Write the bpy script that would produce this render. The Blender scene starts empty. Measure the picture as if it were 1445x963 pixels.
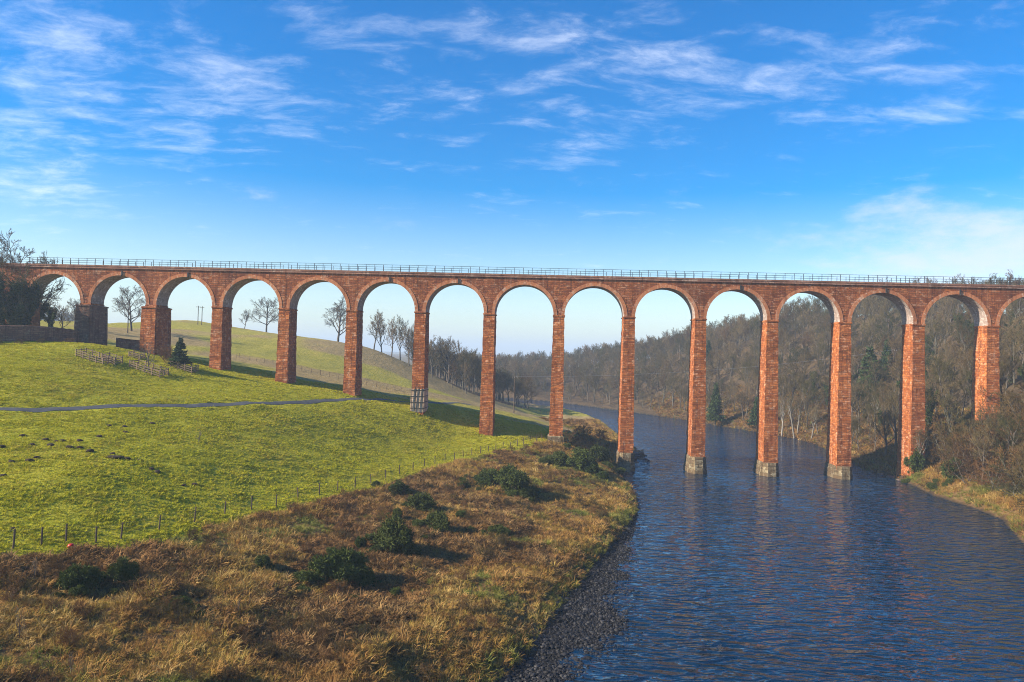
import bpy, math, random
import numpy as np
from mathutils import Vector, Matrix, Euler

random.seed(7); RNG = np.random.default_rng(7)
scene = bpy.context.scene
COL = scene.collection
rad = math.radians

# ------------------------------------------------------------------ camera
F, CX, CY = 1044.0, 722.5, 481.5            # focal length and centre, photograph pixels
PITCH, ROLL, CAMZ = 0.01689, 0.02787, 23.5
VX, VY, VTH = 9.80, 156.82, 0.0554          # viaduct reference pier and heading
PS = 14.63                                  # pier spacing
cam_d = bpy.data.cameras.new('camera'); cam = bpy.data.objects.new('camera', cam_d); COL.objects.link(cam)
cam_d.sensor_width = 36; cam_d.lens = 36 * F / 1445; cam_d.clip_start = 0.5; cam_d.clip_end = 20000; scene.cycles.filter_width = 1.0; scene.cycles.use_denoising = True; scene.cycles.denoising_prefilter = 'NONE'
fwd = Vector((0, math.cos(PITCH), math.sin(PITCH)))
up0 = Vector((0, -math.sin(PITCH), math.cos(PITCH))); rt0 = Vector((1, 0, 0))
rt = rt0 * math.cos(ROLL) + up0 * math.sin(ROLL); up = up0 * math.cos(ROLL) - rt0 * math.sin(ROLL)
R = Matrix((rt, up, -fwd)).transposed()
cam.matrix_world = Matrix.Translation((0, 0, CAMZ)) @ R.to_4x4()
scene.camera = cam
def ray(px, py):
    return (rt * ((px - CX) / F) - up * ((py - CY) / F) + fwd)
def at_z(px, py, z):                        # where the sight line meets height z
    d = ray(px, py); t = (z - CAMZ) / d.z
    return (d.x * t, d.y * t, z)
def at_y(px, py, y):                        # where the sight line reaches distance y
    d = ray(px, py); t = y / d.y
    return (d.x * t, y, CAMZ + d.z * t)

# ------------------------------------------------------------------ sun and sky
SUN_EL, SUN_AZ = rad(28), rad(18)
lf = Vector((-math.cos(VTH), math.sin(VTH), 0)); cm = Vector((-math.sin(VTH), -math.cos(VTH), 0))
S = (lf * math.cos(SUN_AZ) + cm * math.sin(SUN_AZ)) * math.cos(SUN_EL) + Vector((0, 0, math.sin(SUN_EL)))
sun_d = bpy.data.lights.new('sun', 'SUN'); sun = bpy.data.objects.new('sun', sun_d); COL.objects.link(sun)
sun_d.energy = 5.0; sun_d.angle = rad(0.5); sun_d.color = (1.0, 0.87, 0.70)
sun.rotation_euler = S.to_track_quat('Z', 'Y').to_euler(); sun.location = (-60, 0, 90)
scene.view_settings.view_transform = 'Standard'; scene.view_settings.look = 'None'
scene.view_settings.exposure = 1.15; scene.view_settings.gamma = 1; scene.view_settings.use_curve_mapping = False

class NT:                                   # small helper to write node trees
    def __init__(s, tree): s.t = tree
    def n(s, kind, ins=None, **kw):
        nd = s.t.nodes.new(kind)
        for k, v in kw.items(): setattr(nd, k, v)
        for k, v in (ins or {}).items(): s.put(nd.inputs[k], v)
        return nd
    def put(s, sock, v):
        if isinstance(v, bpy.types.NodeSocket): s.t.links.new(v, sock)
        else: sock.default_value = v
    def m(s, op, a, b=0.0, c=0.0, clamp=False):
        nd = s.n('ShaderNodeMath', operation=op, use_clamp=clamp)
        for i, v in enumerate((a, b, c)): s.put(nd.inputs[i], v)
        return nd.outputs[0]
    def mix(s, f, a, b, blend='MIX'):
        nd = s.n('ShaderNodeMix', data_type='RGBA', blend_type=blend)
        s.put(nd.inputs[0], f)
        for i, v in ((6, a), (7, b)): s.put(nd.inputs[i], v if isinstance(v, bpy.types.NodeSocket) else (*v, 1))
        return nd.outputs[2]
    def noise(s, vec, scale, detail=4, rough=0.55, dist=0.0):
        nd = s.n('ShaderNodeTexNoise', {'Scale': scale, 'Detail': detail, 'Roughness': rough, 'Distortion': dist})
        if vec is not None: s.put(nd.inputs['Vector'], vec)
        return nd.outputs['Fac']
    def sstep(s, v, lo, hi):
        nd = s.n('ShaderNodeMapRange', {'From Min': lo, 'From Max': hi}, interpolation_type='SMOOTHSTEP', clamp=True)
        s.put(nd.inputs['Value'], v); return nd.outputs[0]
    def ramp(s, f, stops):
        nd = s.n('ShaderNodeValToRGB'); cr = nd.color_ramp
        while len(cr.elements) < len(stops): cr.elements.new(0.5)
        for e, (p, c) in zip(cr.elements, stops): e.position = p; e.color = (*c, 1)
        s.put(nd.inputs[0], f); return nd.outputs[0]
    def scl(s, vec, v):
        nd = s.n('ShaderNodeMapping'); s.put(nd.inputs['Vector'], vec); nd.inputs['Scale'].default_value = v; return nd.outputs[0]

world = bpy.data.worlds.new('World'); scene.world = world; world.use_nodes = True
w = NT(world.node_tree); world.node_tree.nodes.clear()
sky = w.n('ShaderNodeTexSky', sky_type='NISHITA', sun_disc=False, sun_elevation=SUN_EL,
          sun_rotation=math.atan2(S.x, S.y), altitude=100, air_density=1.0, dust_density=0.6, ozone_density=2.2)
hs = w.n('ShaderNodeHueSaturation', {'Saturation': 1.7, 'Value': 1.0, 'Color': sky.outputs[0], 'Hue': 0.508})
dirv = w.n('ShaderNodeTexCoord').outputs['Generated']
sx = w.n('ShaderNodeSeparateXYZ', {0: dirv}); dx, dy, dz = sx.outputs
w.put(hs.inputs['Saturation'], w.m('ADD', 1.26, w.m('MULTIPLY', w.sstep(dz, 0.0, 0.28), 0.54)))
den = w.m('ADD', w.m('MAXIMUM', dz, 0.0), 0.14)
uv = w.n('ShaderNodeCombineXYZ', {0: w.m('DIVIDE', dx, den), 1: w.m('DIVIDE', dy, den), 2: 0.0}).outputs[0]
rotm = w.n('ShaderNodeMapping', {'Vector': uv}); rotm.inputs['Rotation'].default_value = (0, 0, rad(-20)); rotm.inputs['Scale'].default_value = (1.0, 1.75, 1)
warp = w.n('ShaderNodeTexNoise', {'Vector': rotm.outputs[0], 'Scale': 1.8, 'Detail': 3}).outputs['Color']
pv = w.n('ShaderNodeVectorMath', {0: rotm.outputs[0], 1: w.n('ShaderNodeVectorMath', {0: warp, 1: (0.28, 0.28, 0)}, operation='MULTIPLY').outputs[0]}, operation='ADD').outputs[0]
n1 = w.noise(pv, 4.2, 10, 0.66, 0.15); n2 = w.noise(pv, 1.5, 4, 0.5)
az = w.m('ARCTAN2', dx, dy); el = w.m('ARCSINE', dz)
cov = None                                  # where in the sky the cloud patches stand: pixel centre, half sizes, strength
for (px, py, hx, hy, amp) in [(110, 70, 190, 70, .15), (40, 170, 100, 80, .12), (40, 260, 100, 40, .12), (430, 125, 170, 55, .10), (290, 205, 100, 20, .14), (540, 60, 200, 50, .03), (640, 130, 120, 40, .03),
        (880, 185, 130, 32, .15), (730, 40, 170, 55, .13), (1010, 70, 170, 60, .12), (1240, 62, 140, 30, .13), (1385, 162, 70, 12, .16),
        (1190, 110, 130, 30, .05), (625, 197, 60, 10, .11), (500, 243, 30, 9, .10), (1240, 165, 80, 14, .09),
        (420, 180, 90, 16, .06), (760, 235, 60, 10, .07), (660, 275, 70, 12, .05)]:
    d = ray(px, py).normalized()
    a = w.m('DIVIDE', w.m('SUBTRACT', az, math.atan2(d.x, d.y)), hx / F); b = w.m('DIVIDE', w.m('SUBTRACT', el, math.asin(d.z)), hy / F)
    g = w.m('MULTIPLY', w.m('EXPONENT', w.m('MULTIPLY', w.m('ADD', w.m('MULTIPLY', a, a), w.m('MULTIPLY', b, b)), -0.8)), amp)
    cov = g if cov is None else w.m('ADD', cov, g)
dens = w.m('ADD', w.m('ADD', n1, w.m('MULTIPLY', w.m('SUBTRACT', n2, 0.5), 0.35)), cov)
cl = w.m('MULTIPLY', w.sstep(dens, 0.555, 1.05), 0.53)
cl = w.m('MULTIPLY', cl, w.sstep(dz, -0.02, 0.06))
d = ray(1400, 350).normalized(); a = w.m('DIVIDE', w.m('SUBTRACT', az, math.atan2(d.x, d.y)), 190 / F); b = w.m('DIVIDE', w.m('SUBTRACT', el, math.asin(d.z)), 52 / F)
bank = w.m('EXPONENT', w.m('MULTIPLY', w.m('ADD', w.m('MULTIPLY', a, a), w.m('MULTIPLY', b, b)), -0.7))
bv = w.n('ShaderNodeMapping', {'Vector': dirv}); bv.inputs['Scale'].default_value = (5, 5, 13)
bank = w.m('MULTIPLY', w.sstep(w.m('ADD', w.m('MULTIPLY', w.noise(bv.outputs[0], 2.2, 8, 0.62), 1.25), w.m('MULTIPLY', bank, 0.55)), 0.78, 1.30), 0.72)
base = w.mix(bank, hs.outputs[0], (4.5, 4.7, 5.9))
skyc = w.mix(cl, base, (6.6, 6.9, 7.6))
bgn = w.n('ShaderNodeBackground', {'Color': skyc, 'Strength': 0.095})
w.n('ShaderNodeOutputWorld', {'Surface': bgn.outputs[0]})

# ------------------------------------------------------------------ object helpers
def tag(o, label, cat, group=None):
    o['label'] = label; o['category'] = cat
    if group: o['group'] = group
    return o
def thing(name, label, cat, loc=(0, 0, 0), rotz=0, group=None, scale=1):
    o = bpy.data.objects.new(name, None); o.empty_display_size = 0.3; COL.objects.link(o)
    o.location = loc; o.rotation_euler = (0, 0, rotz); o.scale = (scale,) * 3 if not hasattr(scale, '__len__') else scale
    return tag(o, label, cat, group)
def link(name, me, parent=None, loc=(0, 0, 0), col=COL):
    o = bpy.data.objects.new(name, me); col.objects.link(o); o.location = loc
    if parent is not None: o.parent = parent
    return o

class MB:                                   # collects faces for one mesh
    def __init__(s): s.v = []; s.f = []; s.mi = []; s.uv = {}
    def add(s, vs, fs, mi=0):
        b = len(s.v); s.v.extend([tuple(p) for p in vs])
        for f in fs: s.f.append(tuple(i + b for i in f)); s.mi.append(mi)
    def box(s, x0, x1, y0, y1, z0, z1, mi=0):
        s.add([(x, y, z) for z in (z0, z1) for y in (y0, y1) for x in (x0, x1)],
              [(0, 2, 3, 1), (4, 5, 7, 6), (0, 1, 5, 4), (2, 6, 7, 3), (0, 4, 6, 2), (1, 3, 7, 5)], mi)
    def loft(s, rings, mi=0, caps=True):    # rings: lists of points, same length, counter-clockwise seen from above
        n = len(rings[0]); vs = [p for r in rings for p in r]; fs = []
        for k in range(len(rings) - 1):
            for i in range(n):
                j = (i + 1) % n; fs.append((k * n + i, k * n + j, (k + 1) * n + j, (k + 1) * n + i))
        if caps: fs += [tuple(range(n))[::-1], tuple((len(rings) - 1) * n + i for i in range(n))]
        s.add(vs, fs, mi)
    def tube(s, p0, p1, r0, r1=None, n=6, mi=0, caps=True):
        r1 = r0 if r1 is None else r1
        p0 = Vector(p0); p1 = Vector(p1); d = (p1 - p0).normalized(); a = d.orthogonal().normalized(); b = d.cross(a)
        s.loft([[p + (a * math.cos(t) + b * math.sin(t)) * r for t in [2 * math.pi * i / n for i in range(n)]] for p, r in ((p0, r0), (p1, r1))], mi, caps)
    def mesh(s, name, mats, smooth=False, uvfn=None):
        me = bpy.data.meshes.new(name); me.from_pydata(s.v, [], s.f)
        for m_ in mats if isinstance(mats, (list, tuple)) else [mats]: me.materials.append(m_)
        me.polygons.foreach_set('material_index', s.mi)
        boxuv(me)
        if uvfn: uvfn(me)
        if smooth: me.polygons.foreach_set('use_smooth', [True] * len(s.f))
        me.update(); return me
    def obj(s, name, mats, parent=None, **k): return link(name, s.mesh(name, mats, **k), parent)
def boxuv(me):
    uvl = me.uv_layers.new(name='UVMap')
    co = np.empty(len(me.vertices) * 3); me.vertices.foreach_get('co', co); co = co.reshape(-1, 3)
    li = np.empty(len(me.loops), int); me.loops.foreach_get('vertex_index', li)
    pn = np.empty(len(me.polygons) * 3); me.polygons.foreach_get('normal', pn); pn = np.abs(pn.reshape(-1, 3))
    lt = np.empty(len(me.polygons), int); me.polygons.foreach_get('loop_total', lt)
    ln = np.repeat(pn, lt, axis=0); c = co[li]
    u = np.where(ln[:, 2] > 0.75, c[:, 0], np.where(ln[:, 1] >= ln[:, 0], c[:, 0], c[:, 1] + 0.37))
    v = np.where(ln[:, 2] > 0.75, c[:, 1], c[:, 2])
    uvl.data.foreach_set('uv', np.stack([u, v], 1).ravel())
def np_mesh(name, verts, faces, mats, mi=None, smooth=False):   # faces: (n,3) or (n,4) int array
    me = bpy.data.meshes.new(name); k = faces.shape[1]
    me.vertices.add(len(verts)); me.vertices.foreach_set('co', np.asarray(verts, np.float32).ravel())
    me.loops.add(faces.size); me.loops.foreach_set('vertex_index', faces.astype(np.int32).ravel())
    me.polygons.add(len(faces)); me.polygons.foreach_set('loop_start', np.arange(0, faces.size, k, dtype=np.int32))
    me.polygons.foreach_set('loop_total', np.full(len(faces), k, np.int32))
    for m_ in mats if isinstance(mats, (list, tuple)) else [mats]: me.materials.append(m_)
    if mi is not None: me.polygons.foreach_set('material_index', np.asarray(mi, np.int32))
    if smooth: me.polygons.foreach_set('use_smooth', np.ones(len(faces), bool))
    me.update(calc_edges=True); me.validate(); return me

# ------------------------------------------------------------------ materials
def material(name):
    m_ = bpy.data.materials.new(name); m_.use_nodes = True; t = NT(m_.node_tree); m_.node_tree.nodes.clear(); return m_, t
def finish(t, color, rough=0.9, bump=None, bstr=0.5, bdist=0.05, spec=0.25, **ins):
    kw = {'Base Color': color if isinstance(color, bpy.types.NodeSocket) else (*color, 1), 'Roughness': rough, 'Specular IOR Level': spec}
    kw.update(ins)
    p = t.n('ShaderNodeBsdfPrincipled', kw)
    if bump is not None:
        t.put(p.inputs['Normal'], t.n('ShaderNodeBump', {'Height': bump, 'Strength': bstr, 'Distance': bdist}).outputs[0])
    t.n('ShaderNodeOutputMaterial', {'Surface': p.outputs[0]}); return p
def plain(name, color, rough=0.8, var=0.25, scale=3.0, metal=0.0):
    m_, t = material(name); co = t.n('ShaderNodeTexCoord').outputs['Object']
    n = t.noise(co, scale, 5); c = t.mix(t.m('MULTIPLY', n, 1.0), tuple(x * (1 - var) for x in color), tuple(x * (1 + var) for x in color))
    finish(t, c, rough, n, 0.3, 0.02, Metallic=metal); return m_
def masonry(name, c1, c2, mortar, bw, bh, off=0.5, pale=None, pale_amt=0.0, dark=0.4, bstr=0.9, bd=0.12, squash=1.0):
    m_, t = material(name)
    uvn = t.n('ShaderNodeUVMap', uv_map='UVMap').outputs[0]; oc = t.n('ShaderNodeTexCoord').outputs['Object']
    wob = t.n('ShaderNodeTexNoise', {'Vector': oc, 'Scale': 1.3, 'Detail': 3}).outputs['Color']
    uvw = t.n('ShaderNodeVectorMath', {0: uvn, 1: t.n('ShaderNodeVectorMath', {0: wob, 1: (0.10, 0.09, 0)}, operation='MULTIPLY').outputs[0]}, operation='ADD').outputs[0]
    br = t.n('ShaderNodeTexBrick', {'Vector': uvw, 'Color1': (0.05, 0.05, 0.05, 1), 'Color2': (0.95, 0.95, 0.95, 1), 'Mortar': (0.5, 0.5, 0.5, 1), 'Scale': 1.0,
                                  'Mortar Size': 0.028, 'Mortar Smooth': 0.3, 'Brick Width': bw, 'Row Height': bh, 'Bias': 0.0}, offset=off, squash=squash, squash_frequency=3)
    br2 = t.n('ShaderNodeTexBrick', {'Vector': uvw, 'Color1': (0.05, 0.05, 0.05, 1), 'Color2': (0.95, 0.95, 0.95, 1), 'Mortar': (0.5, 0.5, 0.5, 1), 'Scale': 1.0,
                                  'Mortar Size': 0.03, 'Mortar Smooth': 0.3, 'Brick Width': bw * 1.55, 'Row Height': bh * 1.42, 'Bias': 0.1}, offset=0.37, squash=0.7, squash_frequency=2)
    msk = t.sstep(t.noise(oc, 0.62, 3, 0.6), 0.46, 0.54)
    bcl = t.mix(msk, br.outputs['Color'], br2.outputs['Color']); mort = t.m('ADD', t.m('MULTIPLY', br.outputs['Fac'], t.m('SUBTRACT', 1.0, msk)), t.m('MULTIPLY', br2.outputs['Fac'], msk))
    bc = t.n('ShaderNodeSeparateColor', {0: bcl}).outputs[0]
    big = t.noise(oc, 0.22, 5, 0.6); mid = t.noise(oc, 1.7, 5, 0.62); fine = t.noise(oc, 7.0, 4, 0.6)
    f = t.m('ADD', t.m('MULTIPLY', bc, 0.45), t.m('MULTIPLY', mid, 0.55))
    col = t.mix(t.sstep(f, 0.2, 0.8), c1, c2)
    col = t.mix(t.m('MULTIPLY', t.sstep(big, 0.48, 0.66), dark), col, tuple(x * 0.42 for x in c1))
    col = t.mix(t.m('MULTIPLY', t.sstep(fine, 0.5, 0.75), 0.5), col, tuple(x * 0.45 for x in c1))
    stv = t.n('ShaderNodeMapping', {'Vector': oc}); stv.inputs['Scale'].default_value = (1.6, 1.6, 0.10)
    stn = t.noise(stv.outputs[0], 1.0, 6, 0.65)
    col = t.mix(t.m('MULTIPLY', t.sstep(stn, 0.51, 0.68), 0.74), col, tuple(x * 0.32 for x in c1))
    ob = t.n('ShaderNodeObjectInfo').outputs['Random']
    col = t.mix(t.m('MULTIPLY', ob, 0.30), col, tuple(x * 0.55 for x in c1))
    if pale:
        col = t.mix(t.m('MULTIPLY', t.sstep(stn, 0.44, 0.30), 0.6 * pale_amt), col, pale)
        col = t.mix(t.m('MULTIPLY', t.sstep(t.m('ADD', t.m('MULTIPLY', bc, 0.16), t.m('MULTIPLY', t.noise(oc, 1.1, 7, 0.75), 1.0)), 0.62, 0.76), pale_amt), col, pale)
    col = t.mix(t.m('MULTIPLY', mort, 0.8), col, mortar)
    h = t.m('ADD', t.m('MULTIPLY', t.m('SUBTRACT', 1.0, mort), 0.55), t.m('ADD', t.m('MULTIPLY', mid, 0.35), t.m('ADD', t.m('MULTIPLY', bc, 0.3), t.m('MULTIPLY', fine, 0.3))))
    finish(t, col, 0.92, h, bstr, bd, 0.15); return m_
M_STONE = masonry('red_sandstone', (0.24, 0.060, 0.017), (0.58, 0.195, 0.050), (0.13, 0.060, 0.034), 0.72, 0.33, pale=(0.60, 0.40, 0.27), pale_amt=0.5, dark=0.35, bstr=1.0, bd=0.16)
M_SPAN = masonry('spandrel_sandstone', (0.19, 0.052, 0.020), (0.45, 0.15, 0.048), (0.10, 0.05, 0.03), 0.8, 0.32, pale=(0.52, 0.36, 0.25), pale_amt=0.4, dark=0.55, bstr=1.0, bd=0.16)
M_RING = masonry('ring_brick', (0.42, 0.14, 0.055), (0.56, 0.235, 0.10), (0.30, 0.15, 0.085), 0.8, 0.32, pale=(0.52, 0.42, 0.33), pale_amt=0.6, dark=0.3, bstr=0.5, bd=0.05)
M_SOFF = masonry('soffit_brick', (0.26, 0.19, 0.16), (0.40, 0.30, 0.25), (0.34, 0.29, 0.25), 0.6, 0.2, pale=(0.62, 0.57, 0.50), pale_amt=0.8, dark=0.5, bstr=0.4, bd=0.04)
M_COPE = masonry('coping_stone', (0.27, 0.13, 0.085), (0.42, 0.22, 0.14), (0.12, 0.07, 0.05), 1.8, 0.6, pale=(0.5, 0.42, 0.34), pale_amt=0.5, dark=0.6, bstr=0.4, bd=0.05)
M_BASE = masonry('mossy_footing', (0.12, 0.078, 0.042), (0.27, 0.215, 0.125), (0.05, 0.04, 0.025), 1.5, 0.7, pale=(0.42, 0.39, 0.28), pale_amt=0.45, dark=0.6, bstr=1.0, bd=0.2)
M_OLD = masonry('old_wall_stone', (0.16, 0.08, 0.055), (0.30, 0.16, 0.10), (0.08, 0.05, 0.04), 0.7, 0.3, pale=(0.3, 0.26, 0.18), pale_amt=0.5, dark=0.5, bstr=1.0, bd=0.14)
M_IRON = plain('dark_iron', (0.028, 0.026, 0.026), 0.6, 0.3)
M_WOOD = plain('weathered_wood', (0.085, 0.062, 0.045), 0.85, 0.35, 6)
M_WOODP = plain('pale_wood', (0.22, 0.15, 0.095), 0.85, 0.35, 6)
M_WIRE = plain('fence_wire', (0.10, 0.10, 0.10), 0.5, 0.1)
M_CABLE = plain('cable_grey', (0.45, 0.45, 0.45), 0.5, 0.1)
M_SOIL = plain('soil', (0.035, 0.022, 0.013), 0.95, 0.4, 8)
M_RED = plain('red_plastic', (0.62, 0.03, 0.02), 0.4, 0.05)
M_CERAM = plain('ceramic', (0.35, 0.33, 0.3), 0.3, 0.1)
M_TARSTAIN = plain('drain_iron', (0.035, 0.03, 0.028), 0.7, 0.3)

def veg(name, cols, rough=0.85, loc_scale=0.12, transl=0.0, hue_noise=None):
    """plant colour that differs from plant to plant and drifts over the ground"""
    m_, t = material(name); oi = t.n('ShaderNodeObjectInfo')
    ln = t.noise(oi.outputs['Location'], loc_scale, 3, 0.6)
    f = t.m('ADD', t.m('MULTIPLY', oi.outputs['Random'], 0.55), t.m('MULTIPLY', t.sstep(ln, 0.3, 0.7), 0.45))
    c = t.ramp(f, [((i + 0.15) / len(cols), col) for i, col in enumerate(cols)])
    g = t.n('ShaderNodeTexCoord').outputs['Object']
    c = t.mix(0.5, c, t.ramp(t.noise(g, hue_noise or 2.5, 3, 0.6), [(0.3, (0.55, 0.55, 0.55)), (0.7, (1.35, 1.3, 1.25))]), 'MULTIPLY') if True else c
    p = finish(t, c, rough, spec=0.12)
    if transl:
        tr = t.n('ShaderNodeBsdfTranslucent', {'Color': c}); mx = t.n('ShaderNodeMixShader', {0: transl, 1: p.outputs[0], 2: tr.outputs[0]})
        out = [x for x in m_.node_tree.nodes if x.type == 'OUTPUT_MATERIAL'][0]; t.put(out.inputs[0], mx.outputs[0])
    return m_
M_BARK = veg('bark', [(0.085, 0.070, 0.055), (0.12, 0.10, 0.08), (0.10, 0.095, 0.075)])
M_TWIG = veg('twigs', [(0.036, 0.030, 0.016), (0.125, 0.086, 0.040), (0.048, 0.052, 0.018), (0.18, 0.13, 0.068), (0.075, 0.070, 0.024), (0.105, 0.058, 0.024)])
M_TWIGG = veg('grey_twigs', [(0.12, 0.11, 0.095), (0.15, 0.135, 0.115)])
M_BIRCH = veg('birch_bark', [(0.17, 0.155, 0.13), (0.24, 0.225, 0.195)])
M_RUSS = veg('russet_twigs', [(0.06, 0.035, 0.016), (0.18, 0.10, 0.038), (0.09, 0.070, 0.024), (0.15, 0.075, 0.028), (0.055, 0.052, 0.02)])
M_DARKG = veg('dark_needles', [(0.022, 0.045, 0.018), (0.035, 0.062, 0.022), (0.05, 0.075, 0.024)], transl=0.15)
M_IVY = veg('ivy_leaves', [(0.030, 0.050, 0.016), (0.05, 0.075, 0.022)], transl=0.15)
M_GORSE = veg('gorse_needles', [(0.040, 0.064, 0.016), (0.072, 0.095, 0.022), (0.058, 0.074, 0.018)], transl=0.1, hue_noise=4)
M_DRY = veg('dry_grass', [(0.23, 0.115, 0.032), (0.43, 0.26, 0.082), (0.35, 0.185, 0.052), (0.35, 0.26, 0.048), (0.54, 0.37, 0.135)], transl=0.25, loc_scale=0.10)
M_BRACK = veg('dead_bracken', [(0.22, 0.110, 0.034), (0.34, 0.19, 0.065), (0.14, 0.075, 0.028), (0.29, 0.185, 0.07)], transl=0.2)
M_GREEN = veg('rank_grass', [(0.13, 0.165, 0.028), (0.19, 0.20, 0.04), (0.24, 0.22, 0.05)], transl=0.25)
M_FIELD = veg('meadow_grass', [(0.25, 0.28, 0.012), (0.42, 0.42, 0.016), (0.52, 0.46, 0.030), (0.34, 0.37, 0.012), (0.48, 0.40, 0.05)], transl=0.3, loc_scale=0.09)

# ------------------------------------------------------------------ land form
WL = [(770, 1010), (805, 963), (830, 935), (884, 897), (892, 848), (879, 823), (893, 780), (897, 745), (900, 712), (892, 690), (880, 678), (882, 662), (915, 647), (904, 632),
      (886, 622), (868, 610), (852, 597), (835, 588), (800, 579)]            # left water's edge, photograph pixels
VB = [(640, 1010), (700, 965), (730, 942), (790, 863), (842, 795), (869, 765), (886, 742), (896, 728), (898, 712), (890, 690), (876, 678), (872, 662), (895, 640), (890, 632),
      (878, 622), (864, 610), (849, 597), (832, 588), (798, 579)]            # left edge of the growth above the gravel
WR = [(1445, 767), (1418, 734), (1376, 717), (1320, 700), (1284, 683), (1264, 672), (1230, 666), (1208, 652), (1158, 628), (1132, 621), (1096, 614), (1040, 605), (964, 592), (904, 584), (855, 577)]
g0 = lambda L: [at_z(px, py, 0)[:2] for px, py in L]
far_l = [(-5, 365), (-60, 400), (-160, 430), (-400, 440)]; far_r = [(20, 372), (-20, 405), (-110, 448), (-240, 462), (-400, 470)]
near = [(60, 60), (58, 20), (60, -80), (-6, -80), (-2, 20)]
WRw = g0(WR)
POLY_W = np.array(g0(WL) + far_l + far_r[::-1] + WRw[::-1] + near)
POLY_V = np.array(g0(VB) + far_l + far_r[::-1] + WRw[::-1] + near[:3] + [(-12, -80), (-8, 20)])
def inside(P, poly):
    x, y = P[:, 0], P[:, 1]; r = np.zeros(len(P), bool); j = len(poly) - 1
    for i in range(len(poly)):
        xi, yi = poly[i]; xj, yj = poly[j]
        c = ((yi > y) != (yj > y)) & (x < (xj - xi) * (y - yi) / ((yj - yi) + 1e-12) + xi); r ^= c; j = i
    return r
def dist_line(P, L, closed=True):
    L = np.asarray(L, float); best = np.full(len(P), 1e9); n = len(L)
    for i in range(n if closed else n - 1):
        a = L[i]; b = L[(i + 1) % n]; ab = b - a; t = np.clip(((P - a) @ ab) / (ab @ ab + 1e-12), 0, 1)
        best = np.minimum(best, np.hypot(*(P - (a + t[:, None] * ab)).T))
    return best
def sdf(P, poly):                           # positive outside
    d = dist_line(P, poly); return np.where(inside(P, poly), -d, d)
def vnoise(P, s, seed=0):                   # smooth value noise in -1..1
    q = P * s + 1000.0 + seed * 17.3; i = np.floor(q).astype(np.int64); f = q - i; f = f * f * (3 - 2 * f)
    def h(a, b):
        v = (a * 374761393 + b * 668265263 + seed * 974711) & 0xffffffff; v = ((v ^ (v >> 13)) * 1274126177) & 0xffffffff
        return ((v ^ (v >> 16)) & 0xffff) / 32768.0 - 1
    a, b = i[:, 0], i[:, 1]
    return (h(a, b) * (1 - f[:, 0]) + h(a + 1, b) * f[:, 0]) * (1 - f[:, 1]) + (h(a, b + 1) * (1 - f[:, 0]) + h(a + 1, b + 1) * f[:, 0]) * f[:, 1]
def fbm(P, s, seed=0, o=4):
    return sum(vnoise(P, s * 2.03 ** k, seed + k) * 0.5 ** k for k in range(o))
def vp(k, off=0.0):                         # plan position of pier k, shifted off towards the back
    s = (k - 7) * PS; return (VX + s * math.cos(VTH) + off * math.sin(VTH), VY - s * math.sin(VTH) + off * math.cos(VTH))
PZ = {0: 22.6, 1: 21.0, 2: 18.4, 3: 16.0, 4: 13.9, 5: 11.2, 6: 6.9, 7: 5.8}
FENCE = [(-60, 783, 7.9), (20, 778, 7.5), (95, 770, 7.2), (138, 768, 7.0), (173, 763, 6.9), (227, 753, 6.6), (277, 742, 6.3), (320, 731, 6.0), (358, 724, 5.7), (395, 718, 5.4), (450, 702, 5.0), (505, 690, 4.6),
         (560, 674, 4.4), (617, 656, 4.2), (660, 645, 4.5), (700, 637, 4.9), (735, 630, 5.2), (768, 622, 5.5)]
CTRL = [at_z(*p) for p in FENCE]
CTRL += [(*vp(k), z) for k, z in PZ.items()] + [(*vp(-1), 24.0), (*vp(-3), 28), (*vp(-6), 34)]
CTRL += [at_z(*p) for p in [(0, 580, 14.2), (120, 576, 14.2), (250, 572.5, 14.0), (360, 568.5, 13.8), (534, 563, 12.6), (100, 680, 9.9), (250, 650, 9.7), (400, 640, 8.3), (520, 610, 8.6), (560, 640, 5.6), (640, 620, 5.9), (0, 700, 9.7),
         (450, 850, 3.3), (650, 850, 2.2), (250, 880, 4.8), (700, 750, 2.4), (600, 730, 3.4), (800, 700, 2.0), (850, 660, 2.3), (0, 880, 6.2), (0, 963, 5.6), (350, 963, 3.6), (560, 900, 2.6)]]
CTRL += [at_y(0, 492, 136), at_y(130, 487, 148), at_y(70, 520, 120), at_y(250, 520, 146), at_y(200, 540, 132)]
CTRL += [(-80, 20, 9), (-30, 12, 4.5), (-75, 62, 10.5), (-130, 90, 21), (-200, 140, 33), (-120, -20, 20), (-20, -40, 3), (-300, 60, 40)]
CTRL += [at_y(*p) for p in [(256, 451, 300), (165, 456, 260), (304, 459, 300), (360, 467, 305), (430, 477, 300), (477, 485, 295), (520, 491, 285), (560, 510, 270), (610, 540, 255), (680, 570, 245), (725, 583, 250), (770, 592, 235),
         (360, 511, 190), (450, 530, 188), (585, 555, 186), (280, 500, 195), (400, 492, 240), (500, 520, 230), (230, 480, 210)]]
CTRL += [(-45, 330, 13), (-20, 315, 6), (-70, 360, 20), (-120, 380, 26), (-250, 330, 42), (-300, 420, 34), (-180, 240, 33), (-250, 200, 42), (0, 300, 3.5), (-160, 520, 14), (-20, 480, 8), (-100, 600, 12), (0, 640, 8)]
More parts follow.
